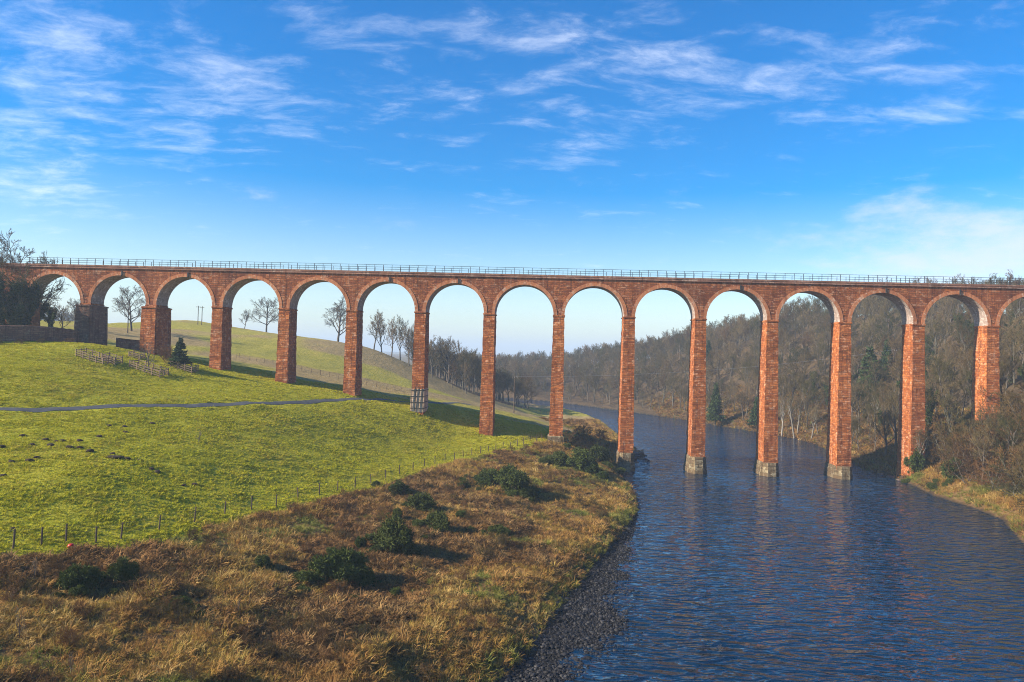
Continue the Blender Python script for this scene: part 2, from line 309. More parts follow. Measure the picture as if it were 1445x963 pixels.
CTRL += [(*vp(12, -3), 2.2), (*vp(12, 6), 4.5), (*vp(13), 17.2), (*vp(14), 30), (*vp(15), 37.5), (*vp(17), 42), (86, 126, 7), (100, 125, 22), (78, 112, 3), (92, 105, 16), (120, 100, 32), (160, 80, 44), (210, 150, 56), (80, 70, 9), (110, 40, 28), (75, 20, 5), (120, -40, 28),
         (112, 190, 17), (135, 200, 32), (112, 235, 16), (130, 240, 33), (100, 280, 16), (118, 285, 33), (88, 320, 15), (105, 330, 29), (62, 380, 9), (80, 400, 22), (45, 450, 12), (60, 470, 18), (180, 250, 40), (150, 350, 41), (120, 450, 28), (90, 560, 18), (220, 450, 38), (200, 600, 34)]
CTRL = np.array(CTRL)
def _tps():
    A = CTRL[:, :2] / 100; n = len(A); d2 = ((A[:, None] - A[None]) ** 2).sum(-1)
    K = np.where(d2 > 0, d2 * np.log(d2 + 1e-20), 0) * 0.5 + np.eye(n) * 2e-3
    Pm = np.hstack([np.ones((n, 1)), A]); Z = np.zeros((3, 3))
    return np.linalg.solve(np.block([[K, Pm], [Pm.T, Z]]), np.concatenate([CTRL[:, 2], np.zeros(3)]))
TW = _tps()
def land(P):                                # height before the river is cut
    P = np.asarray(P, float); out = np.empty(len(P)); A = CTRL[:, :2] / 100
    for s in range(0, len(P), 20000):
        q = P[s:s + 20000] / 100; d2 = ((q[:, None] - A[None]) ** 2).sum(-1)
        out[s:s + 20000] = (d2 * np.log(d2 + 1e-20) * 0.5) @ TW[:len(A)] + TW[len(A)] + q @ TW[len(A) + 1:]
    far = np.clip((np.hypot(P[:, 0], P[:, 1] - 200) - 330) / 220, 0, 1); far = far * far * (3 - 2 * far)
    x, y = P[:, 0], P[:, 1]
    out = np.clip(out, 0.9, np.where(x < 0, np.interp(x, [-400, -140, -60, 0], [32, 30, 75, 75]), 75))
    out = np.where((x < 0) & (y < 60), np.minimum(out, np.interp(y, [-20, 60], [15, 75])), out); r = np.hypot(x, y); azm = np.arctan2(x, y)
    hill = 9 + 5 * fbm(P, 0.0011, 5, 3)
    hill += 84 * np.exp(-((azm - 0.635) / 0.085) ** 2) * np.clip((r - 620) / 160, 0, 1) + 42 * np.exp(-((azm + 0.60) / 0.10) ** 2) * np.clip((r - 620) / 200, 0, 1)
    hill += 48 * np.exp(-((azm - 0.30) / 0.07) ** 2) * np.clip((r - 620) / 200, 0, 1)
    return out * (1 - far) + np.clip(hill, 2, 108) * far
def height(P):
    P = np.asarray(P, float); z = land(P)
    small = 0.16 * fbm(P, 0.16, 3, 3) + 0.05 * fbm(P, 0.9, 9, 2); z = z + small
    dw = sdf(P, POLY_W); dv = sdf(P, POLY_V)
    lump = np.clip(1 - np.abs(dv - 9) / 30, 0, 1) * 0.35 * fbm(P, 0.33, 21, 3)
    bank = 0.30 + np.where(P[:, 0] > 55, 0.50, 0.42) * np.maximum(dv, 0) + 0.1 * fbm(P, 0.5, 30, 2)
    zz = np.minimum(z + lump, bank)
    beach = 0.34 * np.clip(dw, 0, None) / (np.clip(dw, 0, None) + np.clip(-dv, 0, None) + 1e-6) - 0.09 + 0.09 * fbm(P, 0.55, 40, 3)
    zz = np.where(dv < 0, beach, zz)
    bed = -np.clip(-dw * 0.05, 0, 1.6) + 0.075 * fbm(P, 0.55, 40, 3) * np.exp(dw / 4.0) - 0.05
    return np.where(dw < 0, bed, zz)
def hz(x, y): return float(height(np.array([[x, y]]))[0])
def ground_at(px, py, ymin=25, ymax=520):   # where a sight line first meets the ground
    d = ray(px, py); ys = np.arange(ymin, ymax, 0.5); t = ys / d.y
    P = np.stack([d.x * t, ys], 1); dz_ = CAMZ + d.z * t - height(P); k = np.argmax(dz_ < 0)
    if dz_[k] >= 0: k = len(ys) - 1
    if k > 0:
        a = dz_[k - 1] / (dz_[k - 1] - dz_[k] + 1e-9); y = ys[k - 1] + 0.5 * a
    else: y = ys[0]
    x = d.x * y / d.y; return (x, y, hz(x, y))

def axis(*runs):
    out = []
    for a, b, st in runs: out.extend(np.arange(a, b, st))
    return np.array(out)
def geo(a, b, n): return list(np.sign(a) * np.geomspace(abs(a), abs(b), n))
gx = np.array(sorted(geo(-260, -6000, 24) + list(axis((-250, -110, 3.0), (-110, 120, 0.75), (120, 240, 2.5))) + geo(240, 6000, 24)))
gy = np.array([-400, -200, -100, -50, -20, 0, 10] + list(axis((20, 175, 0.75), (175, 420, 2.0), (420, 700, 8))) + list(np.geomspace(700, 9000, 26)))
GX, GY = np.meshgrid(gx, gy); GP = np.stack([GX.ravel(), GY.ravel()], 1); GZ = height(GP)
nx, ny = len(gx), len(gy); ii = (np.arange(ny - 1)[:, None] * nx + np.arange(nx - 1)[None]).ravel()
gfaces = np.stack([ii, ii + 1, ii + nx + 1, ii + nx], 1)
# cover: what grows where
FW = np.array([at_z(*p)[:2] for p in FENCE])
ROUGH = np.array([(-160, 42), (-75, 46)] + [tuple(p) for p in FW] + [(13, 162), (16, 185), (8, 215), (12, 240), (20, 262), (45, 268), (75, 150), (30, 60), (20, -60), (-160, -60)])
ROUGHFAR = [(-60, 188), (-40, 187), (-22, 186), (-8, 200), (2, 222)]
def cover(P):
    dv = sdf(P, POLY_V); dw = sdf(P, POLY_W)
    right = (P[:, 0] > np.interp(P[:, 1], [-80, 20, 60, 100, 150, 214, 258, 292, 340, 372, 405, 450, 470], [55, 55, 58, 65, 75, 80, 70, 60, 35, 10, -30, -110, -400])) & (P[:, 1] < 1500)
    ro = np.clip(0.5 - (sdf(P, ROUGH) + 1.0) / 1.6 + 0.55 * fbm(P, 0.35, 50, 3), 0, 1)
    gr = np.clip(0.5 - dv / 0.8 + 0.3 * fbm(P, 0.8, 51, 2), 0, 1)
    wd = right & (dv > -1)
    strip = wd & (dv < 4.6 + 2 * vnoise(P, 0.1, 3)) & (P[:, 1] < 150)
    ro = np.where(wd, np.where(strip, 1, 0), ro)
    dist2 = (P[:, 1] > 172)
    dry = np.clip(1 - dist_line(P, [(-75, 197), (-52, 192), (-30, 190), (-15, 195), (0, 225)], False) / 13, 0, 1) + np.clip(1 - dist_line(P, [(-100, 300), (-78, 292), (-52, 276), (-32, 262), (-15, 250)], False) / 11, 0, 1) + .22 + np.clip(fbm(P, 0.03, 61, 3) * 1.2, 0, .5)
    dry = np.clip(dry * 1.6, 0, 1) * dist2
    wood = np.where(wd & ~strip, 1.0, 0.0)
    wl = inside(P, np.array([(-75, 420), (-58, 318), (-36, 282), (-14, 268), (8, 285), (-5, 350)])); wood = np.maximum(wood, wl)
    wood = np.where(np.hypot(P[:, 0], P[:, 1]) > 640, 0.8, wood)
    return ro, gr, dry, wood
ro, gr, dry, wd = cover(GP)
mg, t = material('land')
geoP = t.n('ShaderNodeNewGeometry').outputs['Position']
att = lambda nm: t.n('ShaderNodeAttribute', attribute_name=nm).outputs['Fac']
nA = t.noise(geoP, 0.06, 5, 0.6); nB = t.noise(geoP, 0.9, 5, 0.65); nC = t.noise(geoP, 4.5, 4, 0.6)
fieldc = t.ramp(t.m('ADD', t.m('MULTIPLY', nA, 0.45), t.m('MULTIPLY', nB, 0.55)), [(0.3, (0.19, 0.22, 0.010)), (0.43, (0.26, 0.265, 0.014)), (0.56, (0.36, 0.33, 0.022)), (0.70, (0.42, 0.31, 0.06))])
roughc = t.ramp(t.m('ADD', t.m('MULTIPLY', nB, 0.6), t.m('MULTIPLY', nC, 0.4)), [(0.3, (0.05, 0.03, 0.014)), (0.5, (0.17, 0.10, 0.04)), (0.62, (0.22, 0.15, 0.05)), (0.75, (0.13, 0.13, 0.03))])
gravc = t.ramp(t.noise(geoP, 6.0, 4, 0.7), [(0.3, (0.010, 0.010, 0.011)), (0.55, (0.022, 0.022, 0.022)), (0.75, (0.05, 0.048, 0.046))])
dryc = t.ramp(nB, [(0.3, (0.21, 0.16, 0.055)), (0.7, (0.36, 0.26, 0.12))])
woodc = t.ramp(nB, [(0.3, (0.045, 0.032, 0.018)), (0.6, (0.11, 0.075, 0.04)), (0.75, (0.06, 0.065, 0.02))])
c = t.mix(att('dry'), fieldc, dryc); c = t.mix(att('wood'), c, woodc); c = t.mix(att('rough'), c, roughc); c = t.mix(att('gravel'), c, gravc)
finish(t, c, 0.95, t.m('ADD', nC, t.m('MULTIPLY', nB, 1.5)), 0.9, 0.25, 0.1)
gme = np_mesh('ground', np.column_stack([GP, GZ]), gfaces, mg, smooth=True)
for nm, v in (('rough', ro), ('gravel', gr), ('dry', dry), ('wood', wd)):
    a = gme.attributes.new(nm, 'FLOAT', 'POINT'); a.data.foreach_set('value', v.astype(np.float32))
ground = link('ground', gme); ground['kind'] = 'structure'

# river
mw, t = material('river_water')
geoP = t.n('ShaderNodeNewGeometry').outputs['Position']
fl = t.n('ShaderNodeMapping', {'Vector': geoP}); fl.inputs['Rotation'].default_value = (0, 0, rad(12)); fl.inputs['Scale'].default_value = (0.42, 1.0, 1)
cur = t.n('ShaderNodeMapping', {'Vector': geoP}); cur.inputs['Rotation'].default_value = (0, 0, rad(-12)); cur.inputs['Scale'].default_value = (1.0, 0.28, 1)
calm = t.sstep(t.noise(cur.outputs[0], 0.055, 2, 0.5, 0.3), 0.34, 0.66)
w1 = t.noise(fl.outputs[0], 0.50, 1, 0.5, 0.8); w2 = t.noise(fl.outputs[0], 1.35, 1, 0.5, 0.6); w3 = t.noise(geoP, 0.16, 2, 0.5)
rdg = t.m('SUBTRACT', 1.0, t.m('MULTIPLY', t.m('ABSOLUTE', t.m('SUBTRACT', w1, 0.5)), 3.0))
wv = t.m('ADD', t.m('ADD', t.m('MULTIPLY', rdg, 0.55), t.m('MULTIPLY', w2, 0.62)), t.m('MULTIPLY', w3, 0.8))
wv = t.m('SUBTRACT', wv, 1.095); amp = t.m('ADD', 0.50, t.m('MULTIPLY', calm, 0.85))
foamn = t.m('MULTIPLY', t.sstep(t.noise(fl.outputs[0], 1.6, 6, 0.7, 0.8), 0.70, 0.78), t.sstep(t.noise(geoP, 0.05, 3, 0.5), 0.52, 0.66))
wc = t.mix(t.m('MULTIPLY', foamn, 0.5), (0.001, 0.016, 0.040), (0.55, 0.58, 0.62))
finish(t, wc, t.m('ADD', 0.07, t.m('MULTIPLY', foamn, 0.4)), t.m('MULTIPLY', wv, amp), 1.0, 0.62, 0.5, IOR=1.6)
wx = np.arange(-460, 140.1, 12.0); wy = np.arange(-100, 520.1, 12.0); WX, WY = np.meshgrid(wx, wy); ii = (np.arange(len(wy) - 1)[:, None] * len(wx) + np.arange(len(wx) - 1)[None]).ravel()
wp = np.stack([WX.ravel(), WY.ravel(), np.zeros(WX.size)], 1); wf = np.stack([ii, ii + 1, ii + len(wx) + 1, ii + len(wx)], 1)
keep = (sdf(wp[wf].mean(1)[:, :2], POLY_W) < 16); river = link('river', np_mesh('river', wp, wf[keep], mw)); river['kind'] = 'structure'

# path across the field
mp, t = material('tarmac'); gp = t.n('ShaderNodeNewGeometry').outputs['Position']
finish(t, t.ramp(t.noise(gp, 1.2, 5, 0.6), [(0.3, (0.045, 0.05, 0.052)), (0.7, (0.085, 0.09, 0.09))]), 0.85, t.noise(gp, 12, 3), 0.3, 0.02)
pw = [(-95, 88), (-70, 96)] + [ground_at(px, py)[:2] for px, py in [(0, 581), (110, 577), (224, 573), (360, 569), (450, 566), (534, 563)]]
pw += [(pw[-1][0] + 9, pw[-1][1] + 10), (pw[-1][0] + 20, pw[-1][1] + 30)]
def smooth_line(L, step):
    L = np.array(L, float); d = np.r_[0, np.cumsum(np.hypot(*np.diff(L, axis=0).T))]; s = np.arange(0, d[-1], step)
    Q = np.stack([np.interp(s, d, L[:, i]) for i in range(L.shape[1])], 1); k = max(1, int(6 / step)); ker = np.ones(2 * k + 1) / (2 * k + 1)
    return np.stack([np.convolve(np.pad(Q[:, i], k, mode='edge'), ker, 'valid') for i in range(L.shape[1])], 1)
pl = smooth_line(pw, 0.7); tg = np.gradient(pl, axis=0); tg /= np.hypot(*tg.T)[:, None]; nrm = np.stack([-tg[:, 1], tg[:, 0]], 1)
PATHL = pl
rows = []
for o in np.linspace(-.85, .85, 6):
    q = pl + nrm * (o + 0.22 * vnoise(pl, 0.5, int(o * 10) + 70)[:, None]); rows.append(np.column_stack([q, height(q) + 0.05]))
pv_ = np.concatenate(rows); n = len(pl); fs = np.array([(r * n + i, r * n + i + 1, (r + 1) * n + i + 1, (r + 1) * n + i) for r in range(5) for i in range(n - 1)])[:, ::-1]
path = link('path', np_mesh('path', pv_, fs, mp, smooth=True)); path['kind'] = 'structure'

# haze over the valley
mh, t = material('haze')
vol = t.n('ShaderNodeVolumePrincipled', {'Color': (0.66, 0.83, 1.0, 1), 'Density': 0.00034, 'Anisotropy': 0.0})
t.n('ShaderNodeOutputMaterial', {'Volume': vol.outputs[0]})
b = MB(); b.box(-6100, 6100, -450, 9100, -3.2, 126); hz_o = b.obj('haze', mh); hz_o['kind'] = 'stuff'

# ------------------------------------------------------------------ the viaduct
via = thing('viaduct', 'long red sandstone railway viaduct on tall slender piers striding over the river', 'viaduct', (VX, VY, 0), -VTH)
SPR, TOPZ, DEP = 31.85, 39.45, 4.6
PWT, PWB = 2.3, 2.95
RI = (PS - PWT) / 2; RO = RI + 0.72
K0, K1 = -1, 17
def rect(cx, hw, hd, z, ch=0.0): return [(cx - hw, -hd, z), (cx + hw, -hd, z), (cx + hw, hd, z), (cx - hw, hd, z)]
for k in range(K0, K1 + 1):
    cx = (k - 7) * PS; gz = hz(*vp(k)); zb = min(-1.8 if 7 < k < 12 else gz - 1.5, SPR - 3)
    fw = lambda z: (PWT + (PWB - PWT) * (SPR - z) / SPR) / 2; fd = lambda z: (DEP + 1.5 * (SPR - z) / SPR) / 2
    b = MB(); nz = max(2, int((SPR - zb) / 0.62)); rings = []
    for i in range(nz + 1):
        z = zb + (SPR - 0.35 - zb) * i / nz; jw = random.uniform(-.025, .025) if i < nz else 0; rings.append([(px_ + random.uniform(-.05, .05), py_ + random.uniform(-.05, .05), pz_) for px_, py_, pz_ in rect(cx, fw(z) + jw, fd(z) + jw, z)])
    b.loft(rings)
    b.loft([rect(cx, PWT / 2 + .10, DEP / 2 + .13, SPR - 0.35), rect(cx, PWT / 2 + .14, DEP / 2 + .17, SPR - .1), rect(cx, PWT / 2 + .02, DEP / 2 + .05, SPR)])
    pier = b.obj('pier', M_STONE, via)
    if k in (0, 1):                          # stout masonry casing
        b = MB(); hw0, hd0 = 1.58, 3.3
        b.loft([rect(cx, hw0 + .12, hd0 + .15, zb), rect(cx, hw0, hd0, SPR - 2.6), rect(cx, hw0 - .05, hd0 - .05, SPR - .75)])
        b.loft([rect(cx, hw0 + .1, hd0 + .1, SPR - .75), rect(cx, hw0 + .1, hd0 + .1, SPR - .5), rect(cx, hw0 - .35, hd0 - .4, SPR - .36)])
        b.obj('casing', M_OLD if k == 0 else M_STONE, pier)
    if k in (8, 9, 10, 11):                  # pale footing with pointed ends
        b = MB(); hw0 = 1.72; hd0 = 3.35; top = {8: 3.7, 9: 3.4, 10: 2.7, 11: 2.5}[k]
        def cut(g, z): return [(cx - hw0 - g, -hd0 + .7, z), (cx - .8, -hd0 - .75 - g, z), (cx + .8, -hd0 - .75 - g, z), (cx + hw0 + g, -hd0 + .7, z), (cx + hw0 + g, hd0 - .7, z), (cx + .8, hd0 + .75 + g, z), (cx - .8, hd0 + .75 + g, z), (cx - hw0 - g, hd0 - .7, z)]
        b.loft([cut(.22, -1.9), cut(.2, .75), cut(.10, .80), cut(.08, 1.7), cut(-.02, 1.75), cut(-.04, top - .4), cut(-.14, top)])
        b.obj('footing', M_BASE, pier)
    if k == 7:
        b = MB(); b.loft([rect(cx, 1.75, 3.3, gz - 1), rect(cx, 1.7, 3.25, gz + 1.1), rect(cx, 1.45, 2.95, gz + 1.3)]); b.obj('footing', M_BASE, pier)
    if k == 5:                               # iron straps clamped round the foot of the pier
        b = MB(); z0 = gz - .2
        for i in range(4):
            z = gz + .5 + i * 1.25; W, D = fw(z) + .06, fd(z) + .06
            b.box(cx - W - .1, cx + W + .1, -D - .1, -D, z, z + .10); b.box(cx - W - .1, cx + W + .1, D, D + .1, z, z + .10)
            b.box(cx - W - .1, cx - W, -D, D, z, z + .10); b.box(cx + W, cx + W + .1, -D, D, z, z + .10)
        for xx in (-1.15, -.4, .4, 1.15):
            b.box(cx + xx - .045, cx + xx + .045, -fd(z0) - .24, -fd(z0) - .10, z0, gz + 5.1)
        b.obj('strap', M_IRON, pier)
        b = MB(); b.loft([rect(cx, fw(gz - .3) + .05, fd(gz - .3) + .05, gz - .3), rect(cx, fw(gz + 4.6) + .05, fd(gz + 4.6) + .05, gz + 4.6)]); b.obj('patch', masonry('patched_stone', (0.50, 0.35, 0.23), (0.74, 0.57, 0.40), (0.36, 0.25, 0.17), 0.9, 0.42), pier)
NA = 40
b = MB()                                     # spandrel walls with the arches cut out
x_all = []
for k in range(K0, K1):
    cx = (k - 7) * PS + PS / 2; x_all += [(cx - PS / 2, SPR)] if k == K0 else []
    for i in range(NA + 1):
        a = math.pi * (1 - i / NA); x_all.append((cx + RO * math.cos(a), SPR + RO * math.sin(a)))
    x_all.append((cx + PS / 2, SPR))
xl = (K0 - 7) * PS - 9; xr = (K1 - 7) * PS + 9
x_all = [(xl, SPR - 14), ((K0 - 7) * PS - PWT / 2, SPR - 14), ((K0 - 7) * PS - PWT / 2 + .002, SPR)] + x_all + [((K1 - 7) * PS + PWT / 2, SPR), ((K1 - 7) * PS + PWT / 2 + .002, SPR - 14), (xr, SPR - 14)]
n = len(x_all); hd = DEP / 2
vs = [(x, y, z) for x, zb in x_all for (y, z) in ((-hd, zb), (-hd, TOPZ), (hd, zb), (hd, TOPZ))]
fs = []
for i in range(n - 1):
    a, c_ = 4 * i, 4 * (i + 1); fs += [(a, c_, c_ + 1, a + 1), (c_ + 2, a + 2, a + 3, c_ + 3), (a + 1, c_ + 1, c_ + 3, a + 3), (a, a + 2, c_ + 2, c_)]
b.add(vs, fs); b.obj('spandrel_wall', M_SPAN, via)
def ring_uv(cx):
    def fn(me):
        uvl = me.uv_layers['UVMap'].data
        for p in me.polygons:
            for li in p.loop_indices:
                co = me.vertices[me.loops[li].vertex_index].co; a = math.atan2(co.z - SPR, co.x - cx); r = math.hypot(co.z - SPR, co.x - cx)
                uvl[li].uv = (r, a * RI) if p.material_index == 0 else (co.y, a * RI)
    return fn
for k in range(K0, K1):
    cx = (k - 7) * PS + PS / 2; b = MB(); y0 = hd + .07; vs = []
    for i in range(NA + 1):
        a = math.pi * (1 - i / NA); ca, sa = math.cos(a), math.sin(a)
        ro_ = RO - .004
        vs += [(cx + RI * ca, -y0, SPR + RI * sa), (cx + ro_ * ca, -y0, SPR + ro_ * sa), (cx + RI * ca, y0, SPR + RI * sa), (cx + ro_ * ca, y0, SPR + ro_ * sa)]
    f0, f1 = [], []
    for i in range(NA):
        a, c_ = 4 * i, 4 * (i + 1); f0 += [(a, c_, c_ + 1, a + 1), (c_ + 2, a + 2, a + 3, c_ + 3), (a + 1, c_ + 1, c_ + 3, a + 3)]; f1 += [(c_, a, a + 2, c_ + 2)]
    f0 += [(0, 1, 3, 2), (4 * NA, 4 * NA + 2, 4 * NA + 3, 4 * NA + 1)]
    b.add(vs, f0, 0); bb = len(b.v); b.f += f1; b.mi += [1] * len(f1)
    arch = b.obj('arch', [M_RING, M_SOFF], via, uvfn=ring_uv(cx))
    if k in (0, 1, 4, 5, 9, 11, 12, 13):     # iron drain at the crown
        b = MB(); zz = SPR + RO - .75; b.box(cx + .5, cx + .78, -y0 - .18, -y0 - .005, zz, zz + 1.0); b.tube((cx + .64, -y0 - .1, zz + .05), (cx + .64, -y0 - .42, zz - .12), .09, n=8); b.obj('drain_spout', M_TARSTAIN, arch)
b = MB()                                     # coping: string course, parapet, cap stones
b.box(xl, xr, -hd - .22, hd + .22, TOPZ, TOPZ + .22); b.box(xl, xr, -hd - .05, -hd + .4, TOPZ + .22, TOPZ + .42); b.box(xl, xr, hd - .4, hd + .05, TOPZ + .22, TOPZ + .42)
x = xl
while x < xr:
    l = random.uniform(1.5, 2.1)
    for s in (-1, 1):
        yc = s * (hd - .16); h_ = .30 + random.uniform(-.015, .015); b.box(x, min(x + l - .025, xr), yc - .30, yc + .30, TOPZ + .42, TOPZ + .42 + h_)
    x += l
b.obj('coping', M_COPE, via)
b = MB(); b.box(xl, xr, -hd + .4, hd - .4, TOPZ + .222, TOPZ + .30); b.obj('deck', mp, via)
RT = TOPZ + .70
for s, nm in ((-1, 'near'), (1, 'far')):
    b = MB(); y = s * (hd - .16)
    for dz_ in (1.42, .95, .5): b.tube((xl + 8, y, RT + dz_), (xr - 2, y, RT + dz_), .036 if dz_ > 1.3 else .026, n=6)
    rl = b.obj('railing', M_IRON, via)
    xs = np.arange((0.0 - 7.9) * PS, xr - 2, 1.86) + (0.0 if s < 0 else 0.9)
    pm = MB(); pm.box(-.04, .04, -.04, .04, -.05, 1.46); pm.box(-.09, .09, -.07, .07, -.05, .03); pme = pm.mesh('post', M_IRON)
    order = sorted(xs, key=lambda v: abs(v - 20)); rest = MB()
    for i, v in enumerate(order):
        if i < 100: link('post', pme, rl, (v, y, RT))
        else:
            rest.box(v - .04, v + .04, y - .04, y + .04, RT - .05, RT + 1.46)
    o = rest.obj('posts_beyond', M_IRON, rl); o['kind'] = 'stuff'

# ------------------------------------------------------------------ trees: generator
def tubes(segs, n):
    p0 = np.array([s[0] for s in segs]); p1 = np.array([s[1] for s in segs]); r0 = np.array([s[2] for s in segs]); r1 = np.array([s[3] for s in segs])
    d = p1 - p0; d /= np.linalg.norm(d, axis=1)[:, None] + 1e-9
    ref = np.where(np.abs(d[:, 2:3]) > .9, np.array([[1., 0, 0]]), np.array([[0, 0, 1.]])); a = np.cross(d, ref); a /= np.linalg.norm(a, axis=1)[:, None] + 1e-9; c_ = np.cross(d, a)
    m = len(segs); V = np.empty((m, 2, n, 3)); th = np.arange(n) * 2 * np.pi / n
    for q, (p, r) in enumerate(((p0, r0), (p1, r1))):
        V[:, q] = p[:, None] + (a[:, None] * np.cos(th)[None, :, None] + c_[:, None] * np.sin(th)[None, :, None]) * r[:, None, None]
    base = (np.arange(m) * 2 * n)[:, None]; i = np.arange(n); j = (i + 1) % n
    Fq = np.stack([base + i, base + j, base + n + j, base + n + i], -1).reshape(-1, 4)
    return V.reshape(-1, 3), Fq
def grow(rng, h, clear=.25, spread=.75, limbs=8, sub=(6, 6, 5), twig=.03, droop=0.0, up=.25, lean=.06, multi=1, wig=.2):
    """skeleton of a bare tree: (trunk and limb segments, branch and twig segments)"""
    thick, thin = [], []
    def branch(p, d, L, r, lev, nseg):
        pts = [(p, r)]; d = d / np.linalg.norm(d)
        for i in range(nseg):
            d = d + rng.normal(0, wig * (.6 if lev == 0 else 1), 3) * .5; d[2] += (up if lev > 0 else .1) * .35 - droop * lev * .1; d /= np.linalg.norm(d)
            q = pts[-1][0] + d * L / nseg; rr = r * (1 - (i + 1) / nseg * (.55 if lev == 0 else .7)); (thick if lev <= 1 else thin).append((pts[-1][0], q, pts[-1][1], rr)); pts.append((q, rr))
        return pts, d
    def along(pts, f):
        x = f * (len(pts) - 1); i = min(int(x), len(pts) - 2); a = x - i; return pts[i][0] * (1 - a) + pts[i + 1][0] * a, pts[i][1] * (1 - a) + pts[i + 1][1] * a, pts[i + 1][0] - pts[i][0]
    def kids(pts, L, lev):
        if lev > len(sub): return
        cnt = sub[lev - 1]
        for j in range(cnt):
            f = .25 + .75 * (j + rng.random()) / cnt; p, r, d = along(pts, f); d = d / np.linalg.norm(d)
            side = rng.normal(0, 1, 3); side -= d * (side @ d); side /= np.linalg.norm(side) + 1e-9
            ang = rng.uniform(.5, 1.0); nd = d * math.cos(ang) + side * math.sin(ang); l = L * rng.uniform(.38, .62) * (1.15 - .45 * f); last = lev == len(sub)
            rr = max(r * .55, twig * (.55 if last else .8)); pt, _ = branch(p, nd, l, rr, lev + 1, 1 if last else 2 + (lev == 1)); kids(pt, l, lev + 1)
    for mnum in range(multi):
        off = rng.normal(0, .25, 3) * (multi > 1); off[2] = 0
        d0 = np.array([rng.normal(0, lean if multi == 1 else .35), rng.normal(0, lean if multi == 1 else .35), 1.0]); hh = h * rng.uniform(.85, 1) if multi > 1 else h
        tp, d = branch(np.array([0, 0, -.3]) + off, d0, hh * .72, h * .021 / math.sqrt(multi), 0, 6)
        for j in range(limbs):
            f = clear / .72 + (1 - clear / .72) * (j + .5 * rng.random()) / limbs; p, r, dd = along(tp, min(f, 1)); a = j * 2.4 + rng.normal(0, .4)
            el_ = spread * (1.1 - .75 * (f - .3)) + rng.normal(0, .12); nd = np.array([math.cos(a) * math.sin(el_), math.sin(a) * math.sin(el_), math.cos(el_)])
            l = hh * rng.uniform(.36, .48) * (1.15 - .5 * f); pt, _ = branch(p, nd, l, max(r * .62, h * .005), 1, 4); kids(pt, l, 1)
    return thick, thin
def tree_meshes(name, seed, h, bark, twigm, **k):
    rng = np.random.default_rng(seed); th, tn = grow(rng, h, **k)
    v, f = tubes(th, 6); tm = np_mesh('trunk', v, f, bark, smooth=True); v, f = tubes(tn, 3); cmh = np_mesh('crown', v, f, twigm)
    v1, f1 = tubes(th, 4); v2, f2 = tubes(tn, 3); one = np_mesh(name, np.concatenate([v1, v2]), np.concatenate([f1, f2 + len(v1)]), [bark, twigm], np.r_[np.zeros(len(f1)), np.ones(len(f2))])
    return tm, cmh, one
def leaves(rng, clumps, n, size, flat=.5, long_=1.2):
    """n leaf-like faces spread through ellipsoid clumps (centre, radii)"""
    cs = np.array([c_[0] for c_ in clumps], float); rs = np.array([c_[1] for c_ in clumps], float); wgt = rs.prod(1) ** (2 / 3); ix = rng.choice(len(cs), n, p=wgt / wgt.sum())
    d = rng.normal(size=(n, 3)); d /= np.linalg.norm(d, axis=1)[:, None]; rr = rng.random(n) ** .38 * rng.uniform(.8, 1.12, n); P = cs[ix] + d * rr[:, None] * rs[ix]
    a = rng.normal(size=(n, 3)) + d * flat; a /= np.linalg.norm(a, axis=1)[:, None]; b_ = np.cross(a, rng.normal(size=(n, 3))); b_ /= np.linalg.norm(b_, axis=1)[:, None]
    s = size * rng.uniform(.5, 1.3, n)[:, None]; V = np.stack([P - b_ * s * .45, P + a * s * long_, P + b_ * s * .45, P - a * s * .4], 1).reshape(-1, 3)
    return V, np.arange(4 * n).reshape(-1, 4)

OAK = [tree_meshes('bare_tree', 10 + i, 15, M_BARK, M_TWIGG, clear=.17, spread=.95, limbs=11, sub=(8, 6, 6), twig=.05, up=.2) for i in range(3)]
WOODT = [tree_meshes('bare_tree', 30 + i, 15, M_BARK, M_TWIG, clear=.22, spread=.72, limbs=9, sub=(6, 6, 5), twig=.055, up=.4) for i in range(6)]
BIRCH = [tree_meshes('birch_tree', 50 + i, 14, M_BIRCH, M_TWIG, clear=.35, spread=.55, limbs=9, sub=(5, 6, 5), twig=.032, up=.15) for i in range(2)]
SCRUB = [tree_meshes('scrub_bush', 60 + i, 5.5, M_BARK, M_RUSS, clear=.05, spread=.85, limbs=6, sub=(5, 5, 5), twig=.030, up=.15, multi=5) for i in range(4)]
SAPL = tree_meshes('sapling', 77, 4.2, M_BARK, M_TWIGG, clear=.2, spread=.6, limbs=7, sub=(5, 5), twig=.02)
def evergreen(seed, h):
    rng = np.random.default_rng(seed); cl = []
    for i in range(26):
        z = h * (.18 + .8 * i / 25); r = h * .21 * (1 - i / 27) + .25
        for j in range(3):
            a = rng.uniform(0, 6.28); cl.append(((math.cos(a) * r * .55, math.sin(a) * r * .55, z + rng.normal(0, .2)), (r * .55, r * .55, h * .035)))
    v, f = leaves(rng, cl, 5200, .42); b = MB(); b.tube((0, 0, -.3), (0, 0, h * .9), h * .016, .04, 7)
    return b.mesh('trunk', M_BARK), np_mesh('crown', v, f, M_DARKG), None
def ivytree(seed, h):
    rng = np.random.default_rng(seed); th, tn = grow(rng, h, clear=.25, spread=.75, limbs=8, sub=(6, 5, 4), twig=.045); cl = []
    for s in th:
        if s[1][2] < h * .74: cl.append((tuple((s[0] + s[1]) / 2), (s[2] + .55, s[2] + .55, .95)))
    v, f = leaves(rng, cl, 4600, .30); v2, f2 = tubes(tn, 3); v0, f0 = tubes(th, 6)
    return np_mesh('trunk', v0, f0, M_BARK, smooth=True), np_mesh('crown', v2, f2, M_TWIG), np_mesh('ivy', v, f, M_IVY)
